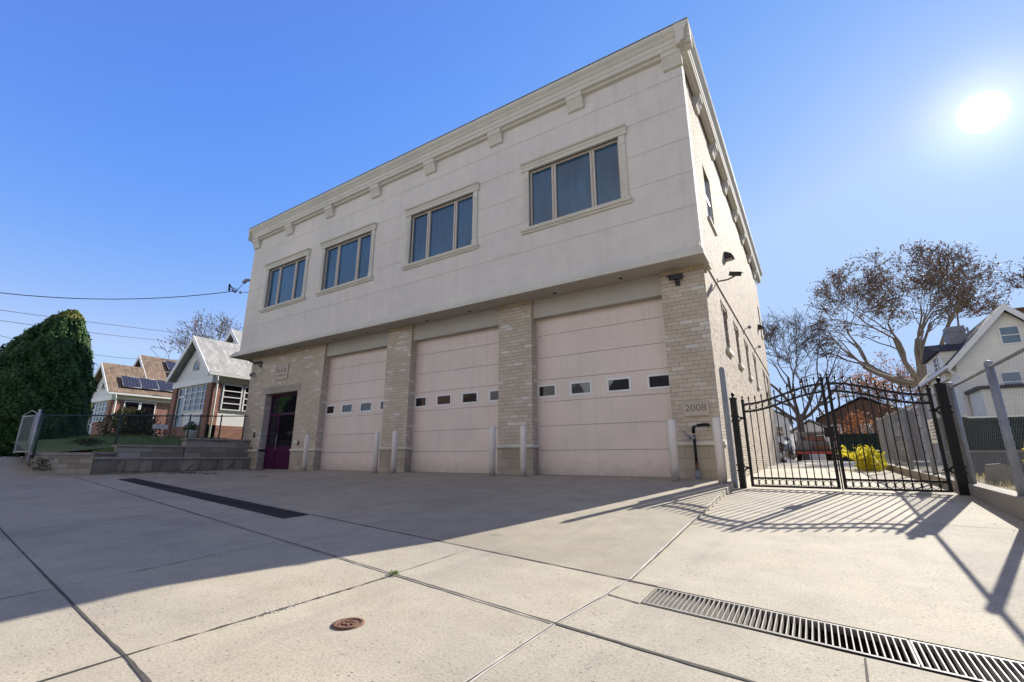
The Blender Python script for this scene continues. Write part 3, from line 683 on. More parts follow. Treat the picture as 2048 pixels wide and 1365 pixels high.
# garage doors
SE = [-.41, .20, .81, 1.43, 2.01, 2.61, 3.23, 3.80]
def garage_door(a, b):
    cx = (a+b)/2; ws = [cx+k*.99 for k in (-1.5, -.5, .5, 1.5)]
    hl = [(w-.27, w+.27, 1.575, 1.855) for w in ws]
    m = MB(); y = YD
    for i, (p, q) in enumerate(zip(SE[:-1], SE[1:])):
        hh = [h for h in hl if p < h[2] < q]
        hh = [(max(h[0], a+.02), min(h[1], b-.02), h[2], h[3]) for h in hh]
        m.wallY(a-.05, b+.05, p+.005, q-.005, y, hh, .04)
        for z in (p+.006, q-.006): m.face([(a, y, z), (b, y, z), (b, y+.03, z), (a, y+.03, z)])
        if i >= 5:
            for k in range(1, 6):
                z = lerp(p, q, k/6); m.box((a, y-.004, z-.006), (b, y, z+.006))
        else:
            z = lerp(p, q, .5)
            if i not in (3,): m.box((a, y-.0015, z-.004), (b, y, z+.004))
    d = m.build('garage_door', M['door'], B)
    MB().box((a, YD+.022, -.5), (b, YD+.05, 3.8)).build('seam_backing', M['seam'], d)
    MB().box((a, YD-.012, -.47), (b, YD+.02, -.395)).build('bottom_seal', M['blkmetal'], d)
    for e in (a, b-.035): MB().box((e, YD-.03, -.42), (e+.035, YD-.002, 3.7)).build('side_track', M['door'], d)
    for h in hl:
        h0, h1 = max(h[0], a+.04), min(h[1], b-.04)
        w = MB(); t = .045
        w.box((h0-.03, YD-.014, h[2]-.03), (h1+.03, YD, h[2]+.015)).box((h0-.03, YD-.014, h[3]-.015), (h1+.03, YD, h[3]+.03))
        w.box((h0-.03, YD-.014, h[2]+.015), (h0+.015, YD, h[3]-.015)).box((h1-.015, YD-.014, h[2]+.015), (h1+.03, YD, h[3]-.015))
        f = w.build('door_window', M['white'], d)
    for h in hl:
        h0, h1 = max(h[0], a+.04), min(h[1], b-.04)
        MB().box((h0+.01, YD+.004, h[2]+.01), (h1-.01, YD+.012, h[3]-.01)).build('window_pane', M['glassdk'], d)
garage_door(-14.93, -11.57); garage_door(-10.47, -7.06); garage_door(-6.0, -2.51)
# entry door
a, b = -18.54, -16.37; y = YP+.26
m = MB(); m.box((a, y, -.42), (a+.07, y+.08, 2.5)).box((b-.07, y, -.42), (b, y+.08, 2.5)).box((a+.07, y, 2.42), (b-.07, y+.08, 2.5)).box((a+.07, y, 1.66), (b-.07, y+.08, 1.76))
m.box((a+.62, y, -.42), (a+.70, y+.08, 1.66)); m.box((b-.42, y, -.42), (b-.36, y+.08, 1.66))
ed = m.build('entry_door', M['plum'], B)
MB().box((a+.07, y+.04, 1.76), (b-.07, y+.05, 2.42)).build('transom_pane', M['glassdk'], ed)
m = MB()
for p, q in ((a+.07, a+.62), (a+.70, b-.42), (b-.36, b-.07)):
    m.box((p, y+.02, -.42), (q, y+.06, .45))
m.build('lower_panel', M['plum'], ed)
for p, q in ((a+.07, a+.62), (a+.70, b-.42), (b-.36, b-.07)):
    MB().box((p, y+.035, .45), (q, y+.045, 1.66)).build('pane', M['glassdk'], ed)
MB().tube([(a+.78, y-.05, .3), (a+.78, y-.05, .9)], .015, 8).tube([(a+.78, y-.05, .35), (a+.78, y+.02, .35)], .01, 6).tube([(a+.78, y-.05, .85), (a+.78, y+.02, .85)], .01, 6).build('door_handle', M['galv'], ed)
bp(MB().box((a, YP-.0, -.44), (b, YD+.3, -.398)), 'threshold', 'curb')
# side wall
SW = [(12.5, 13.22), (14.75, 15.45), (17.2, 17.9), (19.75, 20.45), (23.75, 24.4), (25.5, 26.15)]
UW = [(11.95, 13.0), (26.0, 26.9)]
hs_ = [(a, b, 2.72, 3.86) for a, b in SW]+[(a, b, 6.15, 7.78) for a, b in UW]
m = MB(); m.wallX(YP, YBK, -.8, ZT+.3, XS, hs_, .09); sw_ = bp(m, 'side_wall', 'sbrick')
for a, b in SW:
    w = MB().box((XS-.09, a, 2.72), (XS-.07, b, 3.86)).build('side_window', M['glassblk'], B)
    MB().box((XS-.05, a-.06, 2.62), (XS+.07, b+.06, 2.718)).build('sill', M['trim'], w)
    MB().box((XS, a-.1, 3.93), (XS+.022, b+.1, 3.99)).box((XS, a-.1, 3.7), (XS+.022, a-.05, 3.93)).box((XS, b+.05, 3.7), (XS+.022, b+.1, 3.93)).build('label_mould', M['sbrick'], w)
for a, b in UW:
    w = MB().box((XS-.085, a, 6.15), (XS-.06, b, 7.78)).build('side_window', M['glasshs'], B)
    MB().box((XS-.08, a, 6.15), (XS-.03, a+.05, 7.78)).box((XS-.08, b-.05, 6.15), (XS-.03, b, 7.78)).box((XS-.08, a+.05, 6.93), (XS-.04, b-.05, 6.98)).build('frame', M['white'], w)
    MB().box((XS-.05, a-.05, 6.07), (XS+.05, b+.05, 6.148)).build('sill', M['trim'], w)
bp(MB().box((XS, YP+.02, 4.28), (XS+.03, YBK, 4.35)), 'belt_course', 'sbrick')

# ------------------------------------------------------------------ things on the facade
def plaque(x0, x1, z0, z1, label, lines):
    o = empty('stone_plaque', ((x0+x1)/2, YP, z0), label, 'plaque')
    y = YP-.03; t = .035
    MB().box((x0, y, z0), (x1, YP+.02, z1)).build('slab', M['stone'], o)
    MB().box((x0, y-.015, z0), (x1, y, z0+t)).box((x0, y-.015, z1-t), (x1, y, z1)).box((x0, y-.015, z0+t), (x0+t, y, z1-t)).box((x1-t, y-.015, z0+t), (x1, y, z1-t)).build('rim', M['stone'], o)
    for s, size, cz, xs in lines:
        text_mesh('lettering', s, size, M['engrave'], o, Vector(((x0+x1)/2, y-.001, cz)), RX, .002, xs=xs)
plaque(-2.27, -1.74, .87, 1.19, 'carved stone date plaque reading 2008 beside the right garage door', [('2008', .205, 1.03, 1.06)])
plaque(-18.0, -17.14, 3.05, 3.66, 'stone name plaque reading BLADE above the plum entry door', [('BLADE', .235, 3.42, .95), ('CONTRACTING', .10, 3.22, .9)])
def bollard(x, label, y=9.72):
    z = apz(x, y)
    o = empty('bollard', (x, y, z), label, 'bollard', 'pale bollards guarding the garage doors')
    MB().lathe((x, y, z), [(.078, -.05), (.078, 1.165), (.074, 1.18)], 28).build('post', M['bollard'], o)
    MB().lathe((x, y, z+1.18), [(.074, 0), (.06, .012), (.03, .02), (.002, .022)], 28).build('cap', M['bollard'], o)
    return o
k = 9.72
bollard(-1.50*k, 'pale bollard standing right of the plum entry door'); bollard(-1.141*k, 'pale bollard before the right edge of the left garage door')
bollard(-1.062*k, 'pale bollard before the pier between left and middle garage doors'); bollard(-.703*k, 'pale bollard before the right edge of the middle garage door')
bollard(-.609*k, 'pale bollard before the pier between middle and right garage doors'); bollard(-2.37, 'pale bollard beside the black standpipe under the 2008 plaque', 9.6)
bollard(-1.515, 'pale bollard at the building corner next to the tall grey post', 9.55)
z = drz(-1.35, 9.82)
o = empty('steel_post', (-1.35, 9.82, z), 'tall grey steel post at the building corner beside the black gate', 'post')
MB().box((-1.40, 9.77, z-.05), (-1.30, 9.87, 1.72)).build('tube', M['gpole'], o)
MB().extr([(-1.40, 1.72), (-1.30, 1.72), (-1.32, 1.75), (-1.35, 1.76), (-1.38, 1.75)], 'y', 9.77, 9.87).build('cap', M['gpole'], o)
# standpipe
px, py = -2.07, 10.17; zg = apz(px, 10)
o = empty('standpipe', (px, py, zg), 'black pipe rising to an elbow on the brick pier under the 2008 plaque', 'pipe')
MB().tube([(px, py, zg+.18), (px, py, .47)], .028, 12).build('riser_pipe', M['black'], o)
MB().tube([(px, py, .5), (px, py, .60), (px+.03, py, .645), (px+.08, py, .66), (px+.24, py, .67), (px+.28, py+.02, .67), (px+.28, YP-.01, .67)], .034, 12).build('elbow', M['black'], o)
MB().lathe((px, py, zg-.02), [(.055, 0), (.055, .12), (.035, .13), (.035, .2)], 16).build('ground_sleeve', M['gpole'], o)
m = MB().lathe((px, py, zg+.19), [(.045, 0), (.045, .03), (.03, .04), (.03, .09), (.045, .1), (.045, .13)], 14); m.build('coupling', M['rust'], o)
m = MB().ball((px-.02, py-.03, .42), .045)
for i in range(9):
    a = random.uniform(0, 6); m.tube([(px-.05, py-.02, .40), (px-.12+.05*math.cos(a), py-.05, .40+.09*math.sin(a)), (px-.22+.05*math.cos(a*2), py-.03, .48+.1*math.sin(a*1.3))], .006, 5)
m.build('valve_chain', M['galv'], o)
# cameras and lamps
def seccam(base, nrm, arm, d, label):
    base, nrm, d = Vector(base), Vector(nrm), Vector(d).normalized()
    o = empty('security_camera', base, label, 'camera')
    u = nrm.orthogonal().normalized(); w = nrm.cross(u)
    zz = Vector((0, 0, 1)); sd = nrm.cross(zz).normalized()
    MB().obox(base+nrm*.015, nrm*.015, sd*.05, zz*.06).build('mount', M['blkmetal'], o)
    tip = base+nrm*arm+Vector((0, 0, .06))
    MB().tube([base+nrm*.02, base+nrm*arm*.6, tip], .02, 8).build('arm', M['blkmetal'], o)
    s = d.cross(zz).normalized(); q = s.cross(d)
    MB().obox(tip+q*.05, d*.15, s*.05, q*.045).build('housing', M['blkmetal'], o)
    MB().obox(tip+q*.10+d*.03, d*.17, s*.06, q*.006).build('sun_shield', M['blkmetal'], o)
    MB().tube([tip+q*.05+d*.15, tip+q*.05+d*.156], .03, 12).build('lens', M['glassdk'], o)
seccam((-2.13, YP, 3.86), (0, -1, 0), .12, (-.75, -.55, -.15), 'dark security camera on the right brick pier under the soffit')
seccam((XS, 12.2, 4.42), (1, 0, 0), .42, (.75, -.5, -.35), 'dark security camera on a long arm from the sunlit side wall')
seccam((-19.2, YP, 3.78), (0, -1, 0), .14, (-.6, -.6, -.2), 'dark security camera high on the brick left of the name plaque')
def flood(y, z, label, lens='blkmetal'):
    o = empty('wall_light', (XS, y, z), label, 'light')
    MB().extr([(XS+.002, z-.13), (XS+.10, z-.13), (XS+.25, z-.10), (XS+.19, z+.02), (XS+.05, z+.10), (XS+.002, z+.11)], 'y', y-.14, y+.14).build('hood', M['blkmetal'], o)
    MB().box((XS+.03, y-.11, z-.136), (XS+.2, y+.11, z-.12)).build('diffuser', M['lamp'], o)
flood(14.6, 6.05, 'dark wedge lamp high on the side wall near the front corner'); flood(24.6, 6.2, 'dark wedge lamp high on the side wall near the rear corner')
for y, l in ((17.7, 'tiny floodlight on the side belt course nearest the front'), (21.2, 'tiny floodlight on the side belt course farther back')):
    o = empty('floodlight', (XS, y, 4.45), l, 'light')
    MB().tube([(XS, y, 4.45), (XS+.15, y, 4.5)], .015, 6).build('arm', M['galv'], o)
    MB().lathe((XS+.17, y, 4.45), [(.03, 0), (.06, .05), (.06, .09), (.02, .12)], 12).build('head', M['galv'], o)
o = empty('globe_light', (-19.6, YP, 3.45), 'small round grey lamp under the camera left of the name plaque', 'light')
MB().tube([(-19.6, YP, 3.5), (-19.6, YP-.12, 3.5)], .02, 8).build('arm', M['blkmetal'], o)
MB().ball((-19.6, YP-.15, 3.42), .085, 14).build('globe', M['gpole'], o)
def panel(x, z, w, h, label, cat, mat='blkmetal', y=YP):
    o = empty('wall_box', (x, y, z), label, cat)
    MB().box((x-w/2, y-.03, z-h/2), (x+w/2, y, z+h/2)).build('case', M[mat], o)
    MB().box((x-w*.3, y-.036, z-h*.1), (x+w*.3, y-.03, z+h*.35)).build('face_plate', M['galv'], o)
panel(-19.0, .92, .13, .2, 'small dark call box left of the plum entry door, upper one', 'intercom')
panel(-19.1, .38, .10, .14, 'small dark key box left of the plum entry door, lower one', 'key box')
panel(-15.95, .55, .09, .15, 'small dark keypad right of the plum entry door', 'keypad')

# ------------------------------------------------------------------ gate
G = empty('driveway_gate', (.28, 9.8, -.5), 'black iron double gate with arched top across the driveway', 'gate')
def topz(x): u = min(1, abs(x-.30)/1.33); return 1.0+.29*.5*(1+math.cos(math.pi*u))
def ball_post(m, x, z0, z1, h, y=9.8):
    m.box((x-h, y-h, z0), (x+h, y+h, z1))
def finial(x, z, r, par):
    m = MB().lathe((x, 9.8, z), [(r*1.5, 0), (r*1.5, .012), (r*.5, .02), (r*.5, .035), (r*.9, .042)], 12).ball((x, 9.8, z+.042+r*.9), r, 12)
    m.build('finial', M['black'], par)
for x, h, zt in ((-1.21, .055, 1.11), (1.80, .065, 1.13)):
    p = MB().box((x-h, 9.8-h, -.62), (x+h, 9.8+h, zt)).box((x-h-.008, 9.8-h-.008, zt), (x+h+.008, 9.8+h+.008, zt+.02)).build('gate_post', M['black'], G)
    finial(x, zt+.02, .035, p)
    s = 1 if x < 0 else -1
    for z in (.74, -.17):
        m = MB().box((x-h-.015, 9.8-h-.015, z-.06), (x+h+.015, 9.8+h+.015, z-.035)).box((x-h-.015, 9.8-h-.015, z+.035), (x+h+.015, 9.8+h+.015, z+.06))
        m.tube([(x+s*h, 9.8-.02, z+.05), (x+s*(h+.03), 9.76, z+.02), (x+s*(h+.10), 9.76, z+.0), (x+s*(h+.12), 9.8, z)], .014, 6)
        m.tube([(x+s*h, 9.8-.02, z-.05), (x+s*(h+.04), 9.76, z-.02), (x+s*(h+.10), 9.76, z+.0)], .012, 6).ball((x+s*(h+.05), 9.75, z), .024, 8)
        m.build('hinge', M['black'], p)
def leaf(x0, x1, n, outer):
    y = 9.8; L = empty('gate_leaf', (x0, y, -.5), None, None); L.parent = G; L.matrix_parent_inverse = G.matrix_world.inverted(); L.location = (x0, y, -.5); bpy.context.view_layer.update()
    for x in (x0, x1):
        zt = 1.07 if x == outer else 1.38
        s = MB().box((x-.024, y-.024, -.50), (x+.024, y+.024, zt)).box((x-.03, y-.03, zt), (x+.03, y+.03, zt+.012)).build('stile', M['black'], L)
        finial(x, zt+.012, .02, L)
    for off in (0, -.14):                                           # arched rails
        m = MB(); q = 16; xs = frange(x0+.02, x1-.02, q)
        for a, b in zip(xs[:-1], xs[1:]):
            za, zb = topz(a)+off, topz(b)+off
            m.extr([(a, za-.017), (b, zb-.017), (b, zb+.017), (a, za+.017)], 'y', y-.02, y+.02)
        m.build('arched_rail', M['black'], L)
    for z in (-.345, -.485): MB().box((x0+.02, y-.02, z-.017), (x1-.02, y+.02, z+.017)).build('bottom_rail', M['black'], L)
    xs = frange(x0, x1, n+1)
    for x in xs[1:-1]:
        zt = topz(x)+.07
        m = MB().box((x-.0085, y-.0085, -.485), (x+.0085, y+.0085, zt))
        m.lathe((x, y, zt), [(.016, 0), (.018, .008), (.008, .014), (.017, .03), (.012, .05), (.001, .085)], 6, False)
        m.build('picket', M['black'], L)
    for a, b in zip(xs[:-1], xs[1:]):
        c = (a+b)/2
        for zc in ((topz(c)-.07), -.415):
            r = min(.047, (b-a)/2-.008)
            MB().tube([(c+r*math.cos(t), y, zc+r*math.sin(t)) for t in frange(0, 2*math.pi, 18)], .0055, 5, False).build('ring', M['black'], L)
    return L
l1 = leaf(-1.05, .255, 11, -1.05); l2 = leaf(.345, 1.655, 11, 1.655)
MB().box((.17, 9.74, .36), (.30, 9.79, .52)).build('lock_box', M['black'], l1)
MB().tube([(.30, 9.76, .55), (.30, 9.76, -.52)], .011, 6).build('drop_bolt', M['black'], l1)

# ------------------------------------------------------------------ chain link
def chain(m, P, u, L, h, r=.002, s=.06, top=None):
    """diamond mesh of wire: start P, unit direction u, length L, height h (or top(s))"""
    P = Vector(P); u = Vector(u); z = Vector((0, 0, 1)); nrm = u.cross(z)
    step = s*math.sqrt(2)
    for sg, o in ((1, .002), (-1, -.002)):
        k = -h if sg == 1 else 0
        while k < L+(h if sg == -1 else 0):
            if sg == 1: a0, b0 = max(0, k), min(L, k+h); za, zb = a0-k, b0-k
            else: a0, b0 = max(0, k-h), min(L, k); za, zb = k-a0, k-b0
            if b0-a0 > .02: m.tube([P+u*a0+z*za+nrm*o, P+u*b0+z*zb+nrm*o], r, 3, False, False)
            k += step
def fence(name, pts, posts, rz, bz, mat, label, pr=.03, mr=.0022, postmat=None, base_rail=False):
    """straight fence in the YZ or XZ plane; pts = (start, end), rz/bz top and bottom heights at both ends"""
    a, b = Vector((*pts[0], 0)), Vector((*pts[1], 0)); u = (b-a).normalized(); L = (b-a).length
    o = empty(name, (a.x, a.y, bz[0]), label, 'fence'); pm = M[postmat or mat]
    MB().tube([(a.x, a.y, rz[0]), (b.x, b.y, rz[1])], .022, 8).build('top_rail', pm, o)
    m = MB()
    n = max(1, int(L/2.0))
    for i in range(n):
        p = a+u*(L*i/n); q0 = lerp(bz[0], bz[1], (i+.5)/n); q1 = lerp(rz[0], rz[1], (i+.5)/n)
        chain(m, (p.x, p.y, q0), u, L/n, q1-q0, mr)
    m.build('wire_mesh', M[mat if mat != 'galv' else 'mesh'], o)
    for t, r in posts:
        p = a+u*t; z0 = lerp(bz[0], bz[1], t/L); z1 = lerp(rz[0], rz[1], t/L)
        q = MB().tube([(p.x, p.y, z0-.2), (p.x, p.y, z1+.03)], r, 12); q.build('post', pm, o)
        MB().ball((p.x, p.y, z1+.04), r*1.08, 10).build('post_cap', pm, o)
    return o

# left garden wall, tiers and fence
gw = empty('garden_wall', (-19.2, 8, -.4), 'stepped stone retaining wall left of the entry door', 'wall')
m = MB(); random.seed(11)
ys = [5.42+i*.61 for i in range(9)]; ys[-1] = 10.28
for a, b in zip(ys[:-1], ys[1:]):
    q = [(-19.03, a, -.56), (-19.03, b, -.56), (-19.03, b, -.04), (-19.03, a, -.04)]
    bx = [(-19.0+random.uniform(.0, .04), lerp(a, b, t), z) for t in (.15, .5, .85) for z in (-.36, -.2)]
    cpt = [Vector(p) for p in q]; g = [[None]*4 for _ in range(5)]
    for i in range(5):
        for j in range(4):
            e = i in (0, 4) or j in (0, 3)
            g[i][j] = (-19.03+(0 if e else random.uniform(.015, .06)), lerp(a+.005, b-.005, i/4), lerp(-.56, -.04, j/3))
    for i in range(4):
        for j in range(3): m.face([g[i][j], g[i+1][j], g[i+1][j+1], g[i][j+1]], sm=False)
m.box((-19.06, 5.42, -.6), (-19.3, 10.28, -.045)); m.build('lower_tier', M['rockface'], gw)
m = MB()
for a, b in zip(ys[:-1:2], ys[2::2]):
    m.extr([(-19.30, -.04), (-19.00, -.04), (-18.975, -.02), (-18.975, .02), (-19.0, .045), (-19.30, .05)], 'y', a+.003, b-.003)
m.build('lower_coping', M['cap'], gw)
def tier(y0, y1, zt):
    MB().box((-19.27, y0, -.3), (-19.6, y1, zt-.075)).build('upper_tier', M['gwall'], gw)
    MB().extr([(-19.66, zt-.075), (-19.23, zt-.075), (-19.20, zt-.05), (-19.20, zt-.02), (-19.23, zt), (-19.66, zt)], 'y', y0-.03, y1-.0).build('upper_coping', M['cap'], gw)
tier(8.0, 10.28, .735); tier(6.0, 7.96, .44); tier(5.42, 5.96, .19)
M['endwall'] = brickmat('tan garden block', .42, .15, [(0, (.30, .24, .16)), (1, (.46, .39, .28))], (.2, .17, .12), .008, bs=.4)
mw = MB().prism([(-19.05, 5.40), (-19.35, 5.62), (-20.2, 4.35), (-19.72, 4.15)], -.8, .10).build('end_wall', M['endwall'], gw)
MB().prism([(-18.99, 5.38), (-19.35, 5.66), (-20.25, 4.36), (-19.70, 4.06)], .10, .18).build('end_coping', M['cap'], gw)
fence('chain_link_fence', ((-19.62, 4.15), (-19.62, 10.25)), [(0, .03), (1.9, .026), (4.0, .026), (4.35, .026), (5.1, .026), (6.0, .026)], (1.27, 1.70), (.2, .74), 'gmesh', 'dark green chain link fence on top of the stone garden wall', postmat='gmesh', mr=.003)
# white gate at the neighbour's path
wg = empty('garden_gate', (-19.75, 4.1, .1), 'pair of white mesh garden gates standing before the big evergreen', 'gate')
def wleaf(x0, y0, x1, y1):
    a, b = Vector((x0, y0, 0)), Vector((x1, y1, 0)); u = (b-a).normalized(); L = (b-a).length
    m = MB()
    for z in (.2, 1.28): m.tube([(x0, y0, z), (x1, y1, z)], .022, 8)
    for p in (a, b): m.tube([(p.x, p.y, .15), (p.x, p.y, 1.32)], .024, 8)
    m.tube([(a.x, a.y, 1.32), ((a.x+b.x)/2, (a.y+b.y)/2, 1.45), (b.x, b.y, 1.32)], .012, 6)
    f = m.build('gate_leaf', M['shadedwhite'], wg)
    m = MB(); chain(m, (x0, y0, .2), u, L, 1.08, .003, .05); m.build('wire_mesh', M['mesh'], f)
wleaf(-19.95, 4.12, -20.9, 3.98); wleaf(-21.0, 4.3, -21.9, 4.45)
MB().tube([(-19.8, 4.1, -.1), (-19.8, 4.1, 1.4)], .034, 10).ball((-19.8, 4.1, 1.42), .04).build('gate_post', M['shadedwhite'], wg)
MB().tube([(-22.0, 4.5, -.1), (-22.0, 4.5, 1.35)], .034, 10).ball((-22.0, 4.5, 1.37), .04).build('gate_post', M['shadedwhite'], wg)

# ------------------------------------------------------------------ plants
def rnd_dir():
    z = random.uniform(-1, 1); a = random.uniform(0, 2*math.pi); s = math.sqrt(1-z*z); return Vector((s*math.cos(a), s*math.sin(a), z))
def leafquad(m, p, s, d=None, k=None):
    d = d or rnd_dir(); u = d.orthogonal().normalized(); w = d.cross(u); a = random.uniform(0, 6.28)
    u, w = u*math.cos(a)+w*math.sin(a), w*math.cos(a)-u*math.sin(a)
    k = random.random()*400 if k is None else k; q = (int(k)+.5, int(random.random()*300)+.5)
    m.face([p-u*s, p+w*s*.5, p+u*s, p-w*s*.5], [q]*4)
RMIN = .017
def grow(m, tips, p, d, L, r, lv, maxlv, env, spread, nb):
    c, rad = env; q = p.copy(); dd = d.copy(); pts = [q.copy()]; rr = [r]; sub = 4 if lv < 3 else 3; dead = False
    for i in range(sub):
        out = Vector(((q.x-c.x)/rad[0], (q.y-c.y)/rad[1], (q.z-c.z)/rad[2]))
        dd = (dd+rnd_dir()*(.16+.03*lv)+Vector((0, 0, .03))+out*.05*(1 if lv > 2 else 0)).normalized(); q = q+dd*(L/sub); pts.append(q.copy()); rr.append(max(RMIN, r*(1-.38*(i+1)/sub)))
        o2 = Vector(((q.x-c.x)/rad[0], (q.y-c.y)/rad[1], (q.z-c.z)/rad[2])).length
        if o2 > 1+random.uniform(-.12, .1) and lv > 1: dead = True; break
    m.tube(pts, rr[:len(pts)], 7 if lv < 2 else 4 if lv < 4 else 3, False, lv < 3)
    if lv >= maxlv or dead: tips.append((q, dd)); return
    if lv >= maxlv-2: tips.append((pts[1], dd))
    for i in range(random.randint(*nb)):
        k = random.randint(1, len(pts)-1) if i else len(pts)-1
        nd = (dd+rnd_dir()*spread).normalized()
        if nd.z < -.25: nd.z *= -.3; nd.normalize()
        grow(m, tips, pts[k], nd, L*random.uniform(.66, .84), rr[k]*random.uniform(.55, .78), lv+1, maxlv, env, spread, nb)
def tree(name, base, th, r, limbs, env, maxlv, seed, label, leaf=None, nleaf=3, ls=.12, bark='bark', spread=.7, nb=(2, 3), lsp=.35, L0=None):
    random.seed(seed); base = Vector(base); o = empty(name, base, label, 'tree')
    m = MB(); tips = []; top = base+Vector((0, 0, th)); env = (Vector(env[0]), env[1])
    m.tube([base-Vector((0, 0, .3)), base+Vector((r*.1, 0, th*.5)), top], [r*1.25, r, r*.85], 10, False)
    for d in limbs:
        dd = Vector(d).normalized()
        grow(m, tips, top-Vector((0, 0, random.uniform(0, th*.2))), dd, (L0 or env[1][2]*.75), r*.52, 1, maxlv, env, spread, nb)
    m.build('trunk', M[bark], o)
    if leaf:
        c = MB()
        for p, d in tips:
            for i in range(nleaf):
                if random.random() < .75: leafquad(c, p+rnd_dir()*random.uniform(0, lsp), ls*random.uniform(.6, 1.2))
        c.build('crown', M[leaf], o)
    return o
tree('plane_tree', (9.4, 57, -.1), 7.0, .5, [(-.9, .1, .42), (-.6, -.2, .8), (-.25, .1, 1), (.05, 0, 1), (.45, .1, .85), (-1, -.1, .15), (.7, -.1, .5), (-.8, .3, .3)], ((8.8, 57, 14.2), (7.8, 6.5, 6.6)), 9, 3,
     'large broad plane tree with brown leaves rising behind the cream house roof', 'leafbrown', 2, .13, 'bark', .64, (2, 3), .5)
tree('bare_tree', (-.9, 52, -.1), 4.2, .33, [(-.5, 0, .8), (.1, .1, 1), (.55, 0, .75), (.8, .1, .4), (-.8, 0, .5)], ((-1.0, 52, 9.2), (4.8, 4.2, 5.8)), 8, 8,
     'bare grey tree behind the left gate leaf beside the side wall', 'leafbrown', 1, .07, 'barkdk', .68, (3, 3), .3)
tree('orange_tree', (8.0, 66, -.1), 3, .3, [(-.7, 0, .6), (.1, 0, 1), (.6, 0, .7), (-.9, 0, .2), (.9, 0, .3)], ((7.8, 66, 7.4), (4.6, 4, 4.4)), 7, 21,
     'small orange leaved tree low behind the big plane tree', 'leaforange', 3, .15, 'bark', .7, (3, 3), .6)
tree('street_tree', (21, 58, -.1), 8, .4, [(-.7, 0, .7), (.1, 0, 1), (.5, 0, .9), (-.35, .1, .95), (-.9, 0, .3)], ((19.6, 58, 14.8), (5.0, 4, 4.6)), 8, 33,
     'tall thin leaved tree at the right edge behind the house', 'leafbrown', 2, .12, 'barkdk', .64, (2, 4), .5)
tree('backyard_tree', (-56, 24, 0), 5, .4, [(-.6, -.3, .7), (.1, .1, 1), (.6, .2, .75), (-.1, -.4, .9), (.6, .6, .6)], ((-55, 24, 11), (6, 5, 5.2)), 7, 17,
     'bare brownish tree rising behind the grey roofed house', 'leafbrown', 1, .12, 'barkdk', .7, (2, 3), .5)
tree('far_tree', (3.0, 78, -.1), 4, .3, [(-.6, 0, .7), (.1, 0, 1), (.6, 0, .8), (.9, 0, .3)], ((3.2, 78, 9), (4.5, 4, 5)), 7, 44,
     'distant bare tree between the side wall tree and the plane tree', 'leafbrown', 1, .12, 'barkdk', .65, (2, 3), .5)
# evergreen
random.seed(9)
ev = empty('evergreen_tree', (-25.3, 5.6, .3), 'huge dark clipped evergreen bush left of the brown roofed house', 'tree')
m = MB(); tip = MB()
def evr(t, a):                                                      # radius at relative height t
    pr = [(0, 2.3), (.12, 2.5), (.3, 2.4), (.5, 2.0), (.68, 1.45), (.82, .95), (.93, .5), (1, .08)]
    for (t0, r0), (t1, r1) in zip(pr[:-1], pr[1:]):
        if t <= t1: rr_ = lerp(r0, r1, (t-t0)/(t1-t0)); break
    return rr_*(1+.06*math.sin(3*a+t*5)+.05*math.sin(7*a+t*13)+.04*math.sin(11*a-t*23))
EH = 5.65
for i in range(75000):
    t = random.random()**1.15; a = random.uniform(0, 6.2832); rr_ = evr(t, a)*(1-.22*random.random()**2)
    cl = math.sin(a*9+t*7)*math.sin(t*31+a*4)
    rr_ += .07*cl+.07*math.sin(a*23+t*41)+(random.uniform(0, .16) if random.random() < .03 else 0)
    px_, py_ = rr_*math.cos(a), rr_*math.sin(a)
    p = Vector((-26.0+px_*1.15+t*1.5, 5.1+py_*(1.1 if py_ < 0 else .62)+t*.25, .1+t*EH+random.uniform(-.05, .05)))
    d = (Vector((math.cos(a), math.sin(a), .5))+rnd_dir()*.8).normalized()
    (tip if t > .955 and random.random() < .8 else m).face if False else None
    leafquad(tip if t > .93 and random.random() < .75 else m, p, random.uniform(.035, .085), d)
core = MB()
core.lathe((0, 0, 0), [(evr(t, 0)*.8, t*EH) for t in frange(0, .97, 12)], 20, False)
core.v = [Vector((-26.0+v.x*1.15+v.z/EH*1.5, 5.1+v.y*(1.1 if v.y < 0 else .62)+v.z/EH*.25, .1+v.z)) for v in core.v]
m.v and core.build('inner_foliage', M['leafgreen'], ev)
m.build('crown', M['leafgreen'], ev); tip.build('crown_tip', M['leafsunlit'], ev)
MB().tube([(-25.3, 5.6, -.1), (-25.3, 5.6, 2)], .18, 8).build('trunk', M['barkdk'], ev)
def shrub(name, c, rx, ry, h, n, leaf, seed, label, ls=.06, stems=10, shoots=()):
    random.seed(seed); c = Vector(c); o = empty(name, c, label, 'shrub')
    s = MB(); m = MB()
    for i in range(stems):
        a = random.uniform(0, 6.28); s.tube([c, c+Vector((rx*.4*math.cos(a), ry*.4*math.sin(a), h*.5)), c+Vector((rx*.8*math.cos(a), ry*.8*math.sin(a), h*.9))], [.015, .01, .004], 4, False)
    s.build('stem', M['barkdk'], o)
    for i in range(n):
        t = random.random(); a = random.uniform(0, 6.28); k = random.random()**.5
        f = math.sqrt(max(0, 1-(2*t-.8)**2/1.5)); w = 1+.2*math.sin(5*a+t*6)
        m_p = c+Vector((rx*k*f*w*math.cos(a), ry*k*f*w*math.sin(a), h*t*(1+.12*math.sin(4*a))))
        leafquad(m, m_p, ls*random.uniform(.6, 1.3))
    for b0, e_ in shoots:
        for k in range(16): leafquad(m, Vector(b0).lerp(Vector(e_), random.random())+rnd_dir()*.05, .05)
    m.build('foliage', M[leaf], o); return o
sh = []; random.seed(61)
